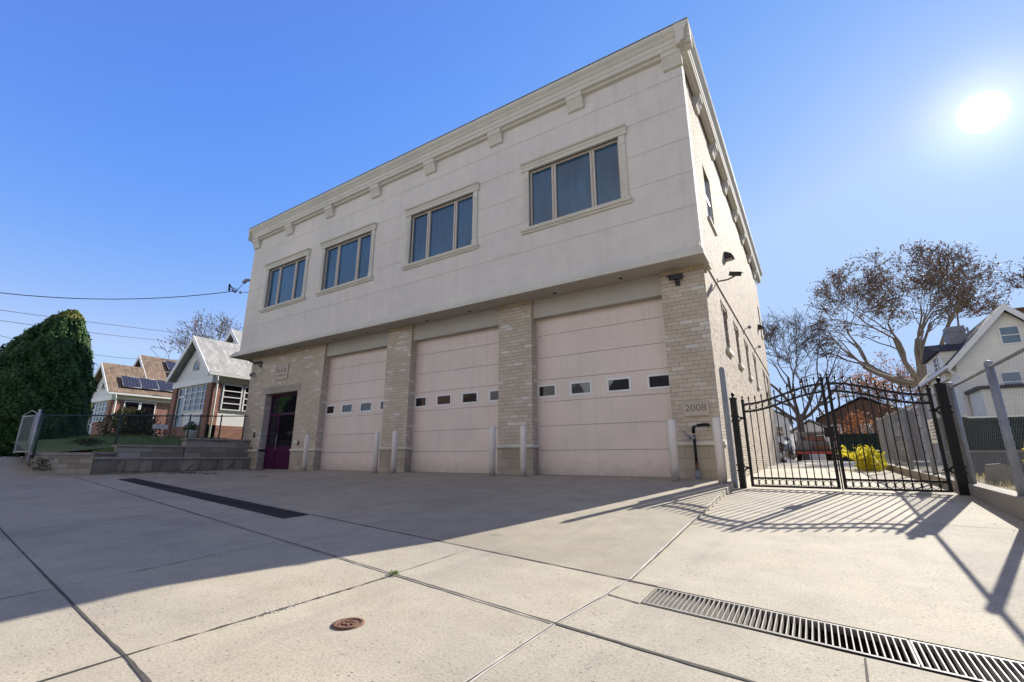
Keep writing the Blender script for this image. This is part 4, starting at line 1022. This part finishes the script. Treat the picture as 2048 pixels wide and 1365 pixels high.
for i in range(46):
    a = random.uniform(0, 6.28); b0 = Vector((1.3+.3*math.cos(a), 19+1.1*math.sin(a), .0)); sh.append((b0, b0+Vector((random.uniform(-.45, .25), random.uniform(-.8, .8), random.uniform(.1, .42)))))
shrub('yellow_bush', (1.40, 18.8, -.36), .36, 1.3, .62, 2600, 'leafyellow', 4, 'bright yellow bush behind the gate at the foot of the fence', .05, shoots=sh)
shrub('leafy_shrub', (-27.2, 8.6, .75), 1.0, .9, 1.45, 5500, 'leafbush', 5, 'large olive shrub before the brown roofed house window', .05)
shrub('leafy_shrub', (-24.9, 8.4, .75), .9, .8, 1.2, 4500, 'leafbush', 6, 'darker olive shrub right of the larger shrub behind the green fence', .05)
shrub('ground_plant', (-21.5, 5.8, .3), 1.0, .6, .35, 1600, 'leafbush', 7, 'low trailing plant behind the left end of the garden wall', .05)
shrub('autumn_shrub', (3.1, 47, -.16), 1.8, 1.5, 3.6, 1500, 'leaforange', 23, 'loose orange leaved shrub in front of the dark brick house', .09, 14)
shrub('autumn_shrub', (5.6, 50, -.16), 2.0, 1.5, 4.2, 1500, 'leafbrown', 24, 'loose brown leaved shrub right of the orange shrub behind the fence', .09, 14)
shrub('sapling', (2.7, 9.6, -.44), .25, .3, .75, 120, 'leafyellow', 12, 'thin yellow green sapling behind the right chain link fence', .05, 6)
shrub('wall_ivy', (-19.75, 4.45, -.35), .35, .3, .42, 1100, 'leafbush', 13, 'dry ivy hanging at the left end of the garden wall', .035)
# grass tufts and leaf litter
random.seed(2)
m = MB()
for i in range(9000):
    x = random.uniform(-24, -19.7); y = random.uniform(5.2, 11); z = lawnz(x, y); a = random.uniform(0, 6.28); h = random.uniform(.03, .09)
    q = (random.randint(0, 300)+.5, .5)
    m.face([(x, y, z), (x+.012*math.cos(a), y+.012*math.sin(a), z), (x+random.uniform(-.03, .03), y+random.uniform(-.03, .03), z+h)], [q]*3)
M['grassblade'] = leafmat('grass blade', (.07, .12, .02), (.19, .26, .06), .3)
M['dryblade'] = leafmat('dry grass blade', (.26, .22, .10), (.42, .36, .18), .3)
m.build('lawn_grass', M['grassblade'], kind='stuff')
m = MB()
for i in range(9000):
    x = random.uniform(2.07, 6.5); y = random.uniform(5, 14); z = -.46+.02*(y-8)+.03*math.sin(x*2+y*1.3); h = random.uniform(.03, .12)
    q = (random.randint(0, 300)+.5, .5); a = random.uniform(0, 6.28)
    m.face([(x, y, z-.01), (x+.014*math.cos(a), y+.014*math.sin(a), z-.01), (x+random.uniform(-.05, .05), y+random.uniform(-.05, .05), z+h)], [q]*3)
m.build('dry_grass', M['dryblade'], kind='stuff')
m = MB()
def litter(cx, cy, rx, ry, n, zf, s=.02):
    for i in range(n):
        x = random.gauss(cx, rx); y = random.gauss(cy, ry)
        if x < -18.95: continue
        leafquad(m, Vector((x, y, zf(x, y)+random.uniform(.004, .025))), s*random.uniform(.6, 1.5), (Vector((0, 0, 1))+rnd_dir()*.5).normalized())
litter(-17.8, 7.5, .45, .25, 150, apz, .03); litter(-16.6, 7.6, .35, .12, 80, apz, .03); litter(-17.2, 9.6, .3, .15, 70, apz, .03); litter(-18.6, 8.8, .15, .8, 80, apz, .03); litter(-13.5, 7.6, .15, .08, 20, apz, .025)
litter(1.6, 8.8, .15, 1.2, 40, drz, .015); litter(-18.8, 6.5, .1, .6, 60, apz, .03)
m.build('leaf_litter', M['leafbrown'], kind='stuff')
m = MB(); random.seed(3)
for i in range(90):
    x = -3.02+random.gauss(0, .03); y = 2.93+random.gauss(0, .018); z = swz(x, y)
    leafquad(m, Vector((x, y, z+random.uniform(.002, .03))), random.uniform(.006, .013))
m.build('weed', M['grassblade'], label='tiny green weed growing at the crossing of sidewalk joints', cat='weed')
m = MB()
for i in range(110):                                                # crumbs of broken concrete along the joint
    y = random.gauss(2.0, .10); x = -3.06+random.gauss(0, .018)-.02*(2.5-y)*.3; z = swz(x, y); s = random.uniform(.0015, .004)
    m.obox((x, y, z+s*.5), rnd_dir()*s, rnd_dir()*s, rnd_dir()*s)
m.build('concrete_crumbs', M['sealant'], kind='stuff')

# ------------------------------------------------------------------ neighbour houses on the left
def gable_roof(x0, x1, xr, ze, zr, y0, y1, th=.12):
    m = MB()
    for a, b, s in ((x0, xr, 0), (x1, xr, 1)):
        P = [(a, ze), (b, zr), (b, zr+th), (a, ze+th)]
        m.extr(P, 'y', y0, y1)
    return m
def gable_face(x0, x1, xr, z0, zr, y, y1):
    return MB().extr([(x0, z0), (x1, z0), (xr, zr)], 'y', y, y1)
def lhouse(ox, y0, roofmat, label, solar, size=1.0, at=None):
    """brick house with an enclosed front porch; ox = x of the right hand eave"""
    H = empty('brick_house', (ox-2.1, y0+5, .7), label, 'house')
    hp = lambda mb, n, mat, par=H: mb.build(n, M[mat], par)
    xe, xr, xm = ox, ox-2.15, ox-3.26; ze, zr, zm = 3.85, 5.83, 6.86; xw = ox-.22
    xf0 = xr-2.05; ym = y0+2.2
    hp(MB().box((xf0, y0+.35, .3), (xw, y0+14, 1.56)), 'brick_base', 'redbrick')
    w = MB()
    w.box((xf0+.1, y0+.45, 1.56), (xw-.06, y0+4.2, 3.75)); hp(w, 'porch_wall', 'redbrick' if solar else 'white')
    hp(MB().box((xm-2.9, y0+3.4, .3), (xw-.03, y0+14, 3.75)), 'main_wall', 'redbrick')
    for a, b in ((xf0, xf0+.42), (xw-.45, xw)): hp(MB().box((a, y0+.3, .3), (b, y0+.75, 3.5)), 'brick_column', 'redbrick')
    hp(MB().box((xf0-.05, y0+.28, 3.5), (xw+.05, y0+.5, 3.78)), 'fascia_beam', 'white')
    hp(gable_face(xf0-.02, xw+.02, xr, 3.78, zr-.16, y0+.34, y0+.5), 'gable_siding', 'whitesid')
    hp(gable_face(xm-2.9, xw, xm, 3.78, zm-.16, ym+.3, ym+.5), 'rear_gable_siding', 'whitesid')
    xl = xr-(xe-xr); r = hp(gable_roof(xl, xe, xr, ze, zr, y0, ym+.6), 'porch_roof', roofmat)
    r2 = hp(gable_roof(xm-(xe-xm), xe, xm, ze+.006, zm, ym+.0, y0+14), 'main_roof', roofmat)
    for (a, b, z0_, z1_, y) in ((xl, xr, ze, zr, y0), (xe, xr, ze, zr, y0), (xm-(xe-xm), xm, ze, zm, ym), (xe-.9, xm, ze+.83, zm, ym)):
        MB().extr([(a, z0_-.14), (b, z1_-.14), (b, z1_+.125), (a, z0_+.125)], 'y', y-.035, y).build('barge_board', M['white'], r)
    for y_a, y_b in ((y0+.3, y0+14),): MB().extr([(xe-.02, ze-.06), (xe+.09, ze-.04), (xe+.1, ze+.06), (xe-.02, ze+.06)], 'y', y0, y_b).build('gutter', M['white'], r)
    hp(MB().box((xw, y0+.3, 3.55), (xw+.02, y0+12, 3.80)), 'side_fascia', 'winframe')
    # attic window
    aw = MB().tube([(xr-.28, y0+.33, 4.28), (xr+.28, y0+.33, 4.28), (xr+.22, y0+.33, 4.62), (xr, y0+.33, 4.85), (xr-.22, y0+.33, 4.62), (xr-.28, y0+.33, 4.28)], .04, 6).build('attic_window', M['white'], H)
    MB().extr([(xr-.26, 4.3), (xr+.26, 4.3), (xr+.2, 4.6), (xr, 4.8), (xr-.2, 4.6)], 'y', y0+.325, y0+.34).build('pane', M['glasshs'], aw)
    # front windows and door
    fy = y0+.42
    a, b, z0_, z1_ = xw-2.7, xw-.5, 2.28, 3.46
    f = MB()
    for i in range(5): x = lerp(a, b, i/4); f.box((x-.022, fy-.03, z0_), (x+.022, fy+.03, z1_))
    for j in range(5): z_ = lerp(z0_, z1_, j/4); f.box((a, fy-.028, z_-.016), (b, fy+.028, z_+.016))
    f = hp(f, 'front_window', 'white')
    MB().box((a, fy, z0_), (b, fy+.02, z1_)).build('pane', M['glasshs'], f)
    a2, b2 = xf0+.46, xw-2.74
    d = MB().box((a2, fy-.02, 1.3), (a2+.08, fy+.03, 3.46)).box((b2-.08, fy-.02, 1.3), (b2, fy+.03, 3.46)).box((a2, fy-.02, 3.0), (b2, fy+.03, 3.08)).box((a2, fy-.02, 2.1), (b2, fy+.03, 2.16)).build('front_door', M['white'], H)
    MB().box((a2+.06, fy, 1.35), (b2-.06, fy+.015, 3.42)).build('pane', M['glasshs'], d)
    # side windows
    for y_a, y_b in (((y0+.95, y0+1.75), (y0+1.77, y0+2.6)) if solar else ((y0+.82, y0+1.72), (y0+1.80, y0+2.7), (y0+4.0, y0+5.0))):
        f = MB().box((xw-.04, y_a, 2.30), (xw+.03, y_a+.05, 3.5)).box((xw-.04, y_b-.05, 2.30), (xw+.03, y_b, 3.5))
        for j in ((0, 4) if solar else range(5)): z_ = lerp(2.3, 3.47, j/4); f.box((xw-.04, y_a, z_-.015), (xw+.035, y_b, z_+.025))
        f = hp(f, 'side_window', 'white'); MB().box((xw-.05, y_a, 2.3), (xw-.02, y_b, 3.5)).build('pane', M['glassdk'], f)
    hp(MB().tube([(xe+.04, y0+.35, 3.85), (xe+.02, y0+.4, 3.7), (xw+.07, y0+.5, 3.5), (xw+.07, y0+.5, .8)], .045, 8), 'downspout', 'white')
    if solar:
        sl_ = (zr-ze)/(xe-xr)
        def sp(y_a, y_b, t0, t1):
            n = Vector((sl_, 0, 1)).normalized()
            P = [Vector((lerp(xe, xr, t), y_, lerp(ze, zr, t)+.12))+n*.12 for y_, t in ((y_a, t0), (y_b, t0), (y_b, t1), (y_a, t1))]
            m = MB(); L_ = (P[3]-P[0]).length; W_ = y_b-y_a
            m.face(P, [(0, 0), (W_, 0), (W_, L_), (0, L_)]); m.face([p-n*.04 for p in P][::-1])
            for i in range(4): j = (i+1) % 4; m.face([P[i]-n*.04, P[j]-n*.04, P[j], P[i]])
            s = m.build('solar_panel', M['solar'], H)
            fr = MB()
            for i in range(4): j = (i+1) % 4; fr.tube([P[i], P[j]], .02, 4)
            fr.build('panel_frame', M['galv'], s)
        for i in range(8): sp(y0+.75+i*.95, y0+1.66+i*.95, .15, .52)
        for i in range(2, 6):
            for j in range(1, 3): sp(y0+2.65+i*.95-.95, y0+3.56+i*.95-.95, .15+j*.42, .52+j*.42)
    H.scale = (size,)*3; H.location = at
    return H
lhouse(-22.9, 9.95, 'shinglegrey', 'brick house with grey shingle roof and white gable next to the garage building', False, 1.15, (-28.75, 17.19, .72))
lhouse(-34.9, 9.9, 'shinglebrown', 'brick house with brown shingle roof and solar panels beside the evergreen', True, 1.15, (-42.55, 17.14, .72))
# house path and small yard things
sheet('garden_path', M['curb'], frange(-26.4, -25.4, 2), lambda x: 4.3, lambda x: 10.2, lambda x, y: lawnz(x, y)+.012, 10)
o = empty('planter_tub', (-21.9, 9.2, .83), 'white round planter tub with a dark plant by the grey roofed house', 'planter')
MB().lathe((-21.9, 9.2, lawnz(-21.9, 9.2)), [(.14, 0), (.2, .3), (.22, .34), (.19, .33)], 18).build('tub', M['white'], o)
m = MB(); random.seed(31)
for i in range(500): leafquad(m, Vector((-21.9, 9.2, lawnz(-21.9, 9.2)+.45))+rnd_dir()*random.uniform(0, .28), .05)
m.build('plant', M['leafgreen'], o)
o = empty('yard_sign', (-21.3, 7.85, .6), 'small white blank board on two stakes behind the green fence', 'sign')
MB().box((-21.3, 7.6, 1.12), (-21.27, 8.1, 1.28)).build('board', M['white'], o); MB().tube([(-21.31, 7.7, .4), (-21.31, 7.7, 1.15)], .012, 6).tube([(-21.31, 8.0, .4), (-21.31, 8.0, 1.15)], .012, 6).build('stakes', M['galv'], o)
o = empty('stair_railing', (-23.6, 9.3, .8), 'black metal stair railing before the porch of the grey roofed house', 'railing')
m = MB()
for i in range(9): m.tube([(-24.6+i*.13, 9.3, .85), (-24.6+i*.13, 9.3, 1.75)], .009, 5)
m.tube([(-24.65, 9.3, 1.75), (-23.5, 9.3, 1.75)], .016, 6).tube([(-24.65, 9.3, .95), (-23.5, 9.3, .95)], .012, 6); m.build('bars', M['blkmetal'], o)

# ------------------------------------------------------------------ overhead cables
def cable(name, a, b, sag, r, label):
    a, b = Vector(a), Vector(b); P = [a.lerp(b, t)-Vector((0, 0, sag*4*t*(1-t))) for t in frange(0, 1, 30)]
    MB().tube(P, r, 5).build(name, M['cable'], label=label, cat='cable', group='overhead cables left of the building')
P_ = [(-20.95-.895*q, 9.72-q, 7.33-.361*q+.0341*q*q) for q in frange(0, 15, 40)]
MB().tube(P_, .018, 5).build('service_cable', M['cable'], label='thick black service cable sagging from the building corner to the left', cat='cable', group='overhead cables left of the building')
def pxd(x, y):
    return fw+rt*((x-1024)/FPX)-up*((y-682.5)/FPX)
def wire(p, q, dp, dq, sag, r, label):
    a = pxd(*p).normalized()*dp; b = pxd(*q).normalized()*dq; cable('overhead_cable', a, b, sag, r, label)
wire((-260, 584), (520, 682), 24, 46, .15, .012, 'highest long cable crossing above the evergreen')
wire((-260, 603), (430, 690), 26, 48, .2, .013, 'middle long cable passing just over the evergreen tip')
wire((-260, 596), (400, 716), 30, 50, 1.0, .013, 'lower sagging cable passing behind the evergreen')
wire((-260, 652), (420, 752), 40, 60, .8, .012, 'faint cable low on the left behind the evergreen')
wire((-260, 668), (60, 706), 36, 45, .3, .012, 'short faint cable at the far left edge over the evergreen slope')
o = empty('service_entrance', (-20.56, 10.0, 7.6), 'cable weatherhead and insulators on the upper left corner of the building', 'cable bracket')
MB().tube([(-20.6, 10.15, 7.1), (-20.6, 10.15, 7.75), (-20.68, 10.1, 7.9), (-20.85, 9.98, 7.9), (-20.95, 9.9, 7.75)], [.05, .05, .06, .08, .08], 10).build('weatherhead', M['galv'], o)
m = MB(); random.seed(6)
for i in range(6):
    z_ = 7.65-.06*i; m.tube([(-20.95, 9.9, 7.72), (-21.1-.05*i, 9.8, 7.45-.03*i), (-21.35+.05*i, 9.65, z_-.1), (-21.45+.06*i, 9.6, z_)], .012, 5)
m.build('drip_loops', M['cable'], o)
m = MB()
for i in range(4): m.ball((-21.5+.05*i, 9.6-.02*i, 7.68-.1*i), .05, 8)
m.build('splices', M['cable'], o)
MB().tube([(-20.56, 10.0, 7.25), (-20.75, 9.85, 7.25)], .015, 6).ball((-20.85, 9.8, 7.25), .06, 10).build('insulator', M['galv'], o)
MB().tube([(-21.4, 9.62, 7.45), (-21.15, 9.7, 7.3), (-20.95, 9.7, 7.30)], .014, 6).build('lead_wire', M['cable'], o)

# ------------------------------------------------------------------ right side
cw = MB()
def ctz(y): return -.37+.025*(y-9.75) if y < 10 else -.364+.02*(y-10)
yy = frange(-2, 22, 24)
for a, b in zip(yy[:-1], yy[1:]):
    a_, b_ = a+.001, b-.001
    P0 = [(1.85, a_), (2.06, a_), (2.06, b_), (1.85, b_)]
    cw.prism(P0, -1.5, lambda x, y: ctz(y))
cw.build('low_wall', M['curb'], label='low concrete curb wall under the right chain link fence', cat='wall')
fence('chain_link_fence', ((1.95, 1.0), (1.95, 9.95)), [(1.9, .04), (4.4, .04), (6.9, .045), (8.95, .05)], (1.085, 1.095), (-.52, -.36), 'galv', 'grey chain link fence on the curb wall in front of the gate, right edge', mr=.0010)
fence('chain_link_fence', ((1.95, 10.0), (1.95, 20.5)), [(2.6, .04), (5.2, .04), (7.8, .04), (10.5, .04)], (1.095, 1.29), (-.36, -.15), 'galv', 'grey chain link fence running back along the alley behind the gate', mr=.0028)
o = empty('fence_sign', (1.92, 11.7, .3), 'white paper sign with faint grey text lines on the alley fence', 'sign')
MB().box((1.905, 11.35, .28), (1.915, 11.95, .72)).build('plate', M['white'], o)
m = MB()
for k in range(6): m.box((1.902, 11.4, .34+k*.06), (1.9045, 11.9-.07*(k % 3), .36+k*.06))
m.build('text_lines', M['gpole'], o)
# neighbour yard
o = empty('yard_wall', (6, 14.2, -.3), 'low grey block wall in the right hand yard', 'wall')
MB().box((2.5, 14.0, -.6), (14, 14.25, .12)).build('wall', M['conc2'], o); MB().box((2.48, 13.96, .12), (14, 14.29, .17)).build('coping', M['curb'], o)
def bin_(x, y, w, d, h, label, z=-.35):
    o = empty('trash_bin', (x, y, z), label, 'bin', 'bins in the right hand yard')
    m = MB(); P = [(x-w/2*.85, y-d/2*.85), (x+w/2*.85, y-d/2*.85), (x+w/2*.85, y+d/2*.85), (x-w/2*.85, y+d/2*.85)]
    Q = [(x+(a-x)/.85, y+(b-y)/.85) for a, b in P]
    for i in range(4):
        j = (i+1) % 4; m.face([(*P[i], z), (*P[j], z), (*Q[j], z+h), (*Q[i], z+h)])
    m.face([(*q, z+h) for q in Q]); m.build('body', M['binplastic'], o)
    m = MB().extr([(y-d/2-.05, z+h), (y+d/2+.04, z+h), (y+d/2, z+h+.1), (y, z+h+.15), (y-d/2, z+h+.08)], 'x', x-w/2-.03, x+w/2+.03); m.build('lid', M['binplastic'], o)
    MB().tube([(x-w*.4, y+d/2+.06, z+h), (x+w*.4, y+d/2+.06, z+h)], .02, 6).build('handle', M['binplastic'], o)
bin_(3.75, 15.2, 1.25, .9, 1.12, 'wide dark green bin directly behind the gate post', -.3); bin_(4.95, 15.3, .95, .9, 1.05, 'dark green bin left of the red box', -.3)
bin_(2.95, 15.8, .6, .6, 1.2, 'narrow dark green bin nearest the alley fence', -.3)
o = empty('red_box', (6.0, 15.2, -.3), 'bright red storage box under a shelter behind the right fence', 'box')
MB().box((5.6, 15.0, -.3), (6.6, 15.6, .95)).build('body', M['red'], o); MB().box((5.55, 14.95, .95), (6.65, 15.65, 1.02)).build('lid', M['conc2'], o)
MB().box((5.8, 14.98, .3), (5.85, 15.0, .6)).build('handle', M['blkmetal'], o)
o = empty('yard_shelter', (6.2, 16.4, -.3), 'low cream shed with dark flat roof behind the red box', 'shed')
MB().box((5.4, 16.2, -.3), (9, 18, 1.5)).build('wall', M['creamsid'], o); MB().box((5.2, 15.9, 1.5), (9.2, 18.2, 1.6)).build('roof', M['shingledark'], o)
m = MB().extr([(2.35, -.5), (2.85, -.5), (2.72, -.13), (2.6, -.08), (2.42, -.1)], 'y', 11.2, 11.3)
m.build('stone_slab', M['curb'], label='upright grey stone slab in the grass behind the right fence', cat='stone')

# cream house on the right
HR = empty('cream_house', (11, 45, 0), 'cream sided house with dark roof and steep gable behind the right fence', 'house')
hr = lambda mb, n, mat, par=HR: mb.build(n, M[mat], par)
hr(MB().box((8.35, 40, -.5), (14.0, 51.5, 5.9)), 'wall', 'creamsid')
hr(gable_face(8.35, 14.0, 11.1, 5.9, 9.05, 40.001, 40.3), 'gable', 'creamsid')
r = hr(gable_roof(7.9, 14.3, 11.1, 5.7, 9.25, 39.6, 52, .16), 'roof', 'shingledark')
for a in (7.9, 14.3): MB().extr([(a, 5.42), (11.1, 8.97), (11.1, 9.42), (a, 5.87)], 'y', 39.5, 39.6).build('barge_board', M['white'], r)
MB().box((7.78, 39.6, 5.62), (7.95, 52, 5.80)).build('gutter', M['white'], r)
MB().box((12.2, 44.2, 7.6), (13.6, 45.3, 9.9)).box((12.1, 44.1, 9.9), (13.7, 45.4, 10.05)).build('brick_chimney', M['rust'], r)
MB().box((9.2, 44.3, 6.8), (10.2, 45.3, 9.3)).box((9.15, 44.25, 8.9), (10.25, 45.35, 9.02)).build('metal_chimney', M['gpole'], r)
MB().tube([(10.3, 44.2, 6.8), (10.3, 44.2, 9.1)], .06, 8).build('flue', M['galv'], r)
m = MB().box((8.1, 41.8, 5.2), (10.6, 46.5, 7.1)); dm = hr(m, 'dormer', 'creamsid')
MB().extr([(41.6, 7.1), (46.7, 7.1), (44.6, 8.1)], 'x', 7.85, 10.7).build('dormer_roof', M['shingledark'], dm)
MB().box((8.06, 43.0, 5.7), (8.1, 44.0, 6.9)).build('dormer_window', M['glasshs'], dm)
MB().box((8.03, 42.9, 5.6), (8.06, 43.0, 7.0)).box((8.03, 44.0, 5.6), (8.06, 44.1, 7.0)).box((8.03, 43.0, 6.25), (8.06, 44.0, 6.32)).build('dormer_frame', M['white'], dm)
def hwin(x0, x1, z0, z1, y=40):
    f = MB().box((x0-.1, y-.05, z0-.1), (x0, y, z1+.1)).box((x1, y-.05, z0-.1), (x1+.1, y, z1+.1)).box((x0, y-.05, z0-.1), (x1, y, z0)).box((x0, y-.05, z1), (x1, y, z1+.1)).box((x0, y-.045, (z0+z1)/2-.03), (x1, y, (z0+z1)/2+.03)).build('window', M['white'], HR)
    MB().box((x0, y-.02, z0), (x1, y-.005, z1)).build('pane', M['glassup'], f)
hwin(10.75, 11.55, 6.95, 7.95); hwin(10.3, 11.1, 4.0, 5.1); hwin(12.4, 13.2, 4.0, 5.1)
for y_ in (42.5, 46, 49):
    f = MB().box((8.30, y_-.5, 3.2), (8.35, y_-.42, 4.8)).box((8.30, y_+.42, 3.2), (8.35, y_+.5, 4.8)).box((8.30, y_-.42, 3.95), (8.35, y_+.42, 4.02)).build('side_window', M['white'], HR)
    MB().box((8.33, y_-.42, 3.2), (8.345, y_+.42, 4.8)).build('pane', M['glasshs'], f)
hr(MB().tube([(7.9, 39.9, 5.6), (8.3, 39.9, 5.2), (8.45, 39.9, 5.0), (8.45, 39.9, .2)], .07, 8), 'downspout', 'white')
an = hr(MB().box((8.6, 37.2, -.5), (16.5, 39.95, 3.9)), 'annex_wall', 'creamsid')
MB().box((8.4, 37.0, 3.9), (16.8, 39.97, 4.08)).build('annex_roof', M['shingledark'], an)

# things at the end of the alley
T = empty('work_truck', (-.2, 39, -.16), 'cluttered grey flatbed truck parked at the end of the alley', 'truck')
z = -.16
MB().box((-1.2, 38, z+.55), (.95, 43, z+.75)).build('chassis', M['blkmetal'], T)
MB().box((-1.15, 38.4, z+.75), (-.15, 41, z+1.35)).build('tool_box', M['truckgrey'], T)
MB().box((-.05, 38.3, z+.75), (.85, 41, z+1.25)).build('tool_box', M['conc2'], T)
MB().box((-.02, 38.28, z+.78), (.8, 38.3, z+1.0)).build('orange_panel', M['orange'], T)
MB().box((-1.05, 41.5, z+.75), (.85, 43.4, z+2.1)).build('cab', M['truckgrey'], T)
MB().box((-.85, 41.48, z+1.45), (.65, 41.5, z+1.95)).build('rear_window', M['glassdk'], T)
MB().box((-1.2, 37.9, z+.45), (.95, 38.0, z+.62)).build('bumper', M['red'], T)
for x in (-1.05, .8):
    for y_ in (39.3, 42.6):
        MB().tube([(x-.13, y_, z+.42), (x+.13, y_, z+.42)], .42, 16).build('wheel', M['tyre'], T)
MB().tube([(-1.0, 38.3, z+.75), (-.7, 38.3, z+1.6), (.6, 38.3, z+1.7), (.85, 38.3, z+.8)], .03, 6).build('rack', M['leafyellow'] if False else M['galv'], T)
MB().box((-.5, 39, z+1.36), (.7, 40.2, z+1.62)).build('load', M['orange'], T)
o = empty('dumpster', (2.2, 36, -.16), 'dark green dumpster behind the yellow bush', 'dumpster')
MB().prism([(1.35, 35), (3.3, 35), (3.3, 37.2), (1.35, 37.2)], -.16, 1.35).build('body', M['binplastic'], o)
MB().box((1.3, 34.95, 1.35), (3.35, 37.25, 1.45)).build('lid', M['binplastic'], o)
for k in range(4): MB().box((1.4+k*.6, 34.93, -.1), (1.46+k*.6, 35, 1.3)).build('rib', M['binplastic'], o)
random.seed(77)
o = empty('scrap_pile', (-1.6, 36, -.16), 'heap of machine parts and scrap beside the truck', 'scrap heap')
for k in range(16):
    c = Vector((random.uniform(-2.3, -1.25), random.uniform(34.5, 37), -.16+random.uniform(.1, 1.9)*random.random()**.5))
    m = MB().obox(c, rnd_dir()*random.uniform(.1, .35), rnd_dir()*random.uniform(.1, .3), rnd_dir()*random.uniform(.05, .2))
    m.build('scrap_piece', M[random.choice(['truckgrey', 'rust', 'blkmetal', 'wood', 'galv'])], o)
MB().lathe((-1.35, 26.5, drz(-1.35, 26.5)), [(.12, 0), (.13, .1), (.1, .14)], 12).build('bucket', M['blkmetal'], label='small black bucket at the foot of the side wall far behind the gate', cat='bucket')
def farhouse(name, x0, x1, y0, y1, zw, zr, wall, roof, label, cat='house', wins=3):
    o = empty(name, ((x0+x1)/2, (y0+y1)/2, -.16), label, cat)
    MB().box((x0, y0, -.2), (x1, y1, zw)).build('wall', M[wall], o)
    xr = (x0+x1)/2
    MB().extr([(x0+.01, zw), (x1-.01, zw), (xr, zr-.15)], 'y', y0+.01, y0+.2).build('gable', M[wall], o)
    gable_roof(x0-.3, x1+.3, xr, zw-.1, zr, y0-.3, y1+.3).build('roof', M[roof], o)
    for k in range(wins):
        for zz in ((zw*.62,) if zw < 4 else (zw*.25, zw*.68)):
            cx_ = lerp(x0, x1, (k+.5)/wins)
            w = MB().box((cx_-.5, y0-.05, zz-.65), (cx_+.5, y0, zz+.65)).build('window', M['white'], o)
            MB().box((cx_-.4, y0-.06, zz-.55), (cx_+.4, y0-.05, zz+.55)).build('pane', M['glasshs'], w)
    return o
farhouse('brick_house', .8, 9, 62, 72, 4.3, 6.4, 'dkbrick', 'shingledark', 'dark brown brick house far behind the gate centre')
farhouse('garage_shed', -1.6, 1.4, 53.5, 58, 2.6, 3.6, 'white', 'shinglegrey', 'small white garage behind the truck at the alley end', 'shed', 1)
farhouse('distant_house', -9, -2.2, 64, 74, 4.6, 7.0, 'whitesid', 'shinglegrey', 'distant white house seen past the rear corner of the side wall')
farhouse('distant_house', 10, 17, 78, 88, 5, 8.0, 'whitesid', 'shingledark', 'distant white house behind the plane tree')
# wooded backdrop at the horizon so the street does not end in emptiness
random.seed(50)
m = MB()
for i in range(9000):
    x = random.uniform(-20, 60); p = Vector((x, random.uniform(90, 110), -.2+random.random()**1.3*(5.5+2*math.sin(x*.3)+1.5*math.sin(x*.9))))
    leafquad(m, p, random.uniform(.2, .5))
m.build('far_woods', M['leafbrown'], kind='stuff')

# ------------------------------------------------------------------ houses across the street (mirrored in the door glass)
def across(x0, x1, wall, roof, label, zw=5.8):
    o = empty('brick_house' if wall == 'redbrick' else 'cream_house', ((x0+x1)/2, -24, -1.35), label, 'house')
    MB().box((x0, -31, -1.4), (x1, -22, zw)).build('wall', M[wall], o)
    m = MB().extr([(-31.4, zw), (-21.6, zw), (-26.5, zw+2.6)], 'x', x0-.3, x1+.3); m.build('roof', M[roof], o)
    for k in range(4):
        for zz in (.6, 3.6):
            cx_ = lerp(x0, x1, (k+.5)/4)
            w = MB().box((cx_-.6, -22.0, zz-.8), (cx_+.6, -21.93, zz+.8)).build('window', M['white'], o)
            MB().box((cx_-.48, -21.93, zz-.68), (cx_+.48, -21.91, zz+.68)).build('pane', M['glasshs'], w)
across(-48, -37, 'creamsid', 'shinglebrown', 'cream house across the street, the one farthest down the road')
across(-33, -22, 'redbrick', 'shinglegrey', 'red brick house across the street facing the entry door')
across(-17, -7, 'creamsid', 'shingledark', 'cream house across the street facing the middle garage door')
across(-3, 8, 'redbrick', 'shingledark', 'red brick house across the street facing the driveway gate')
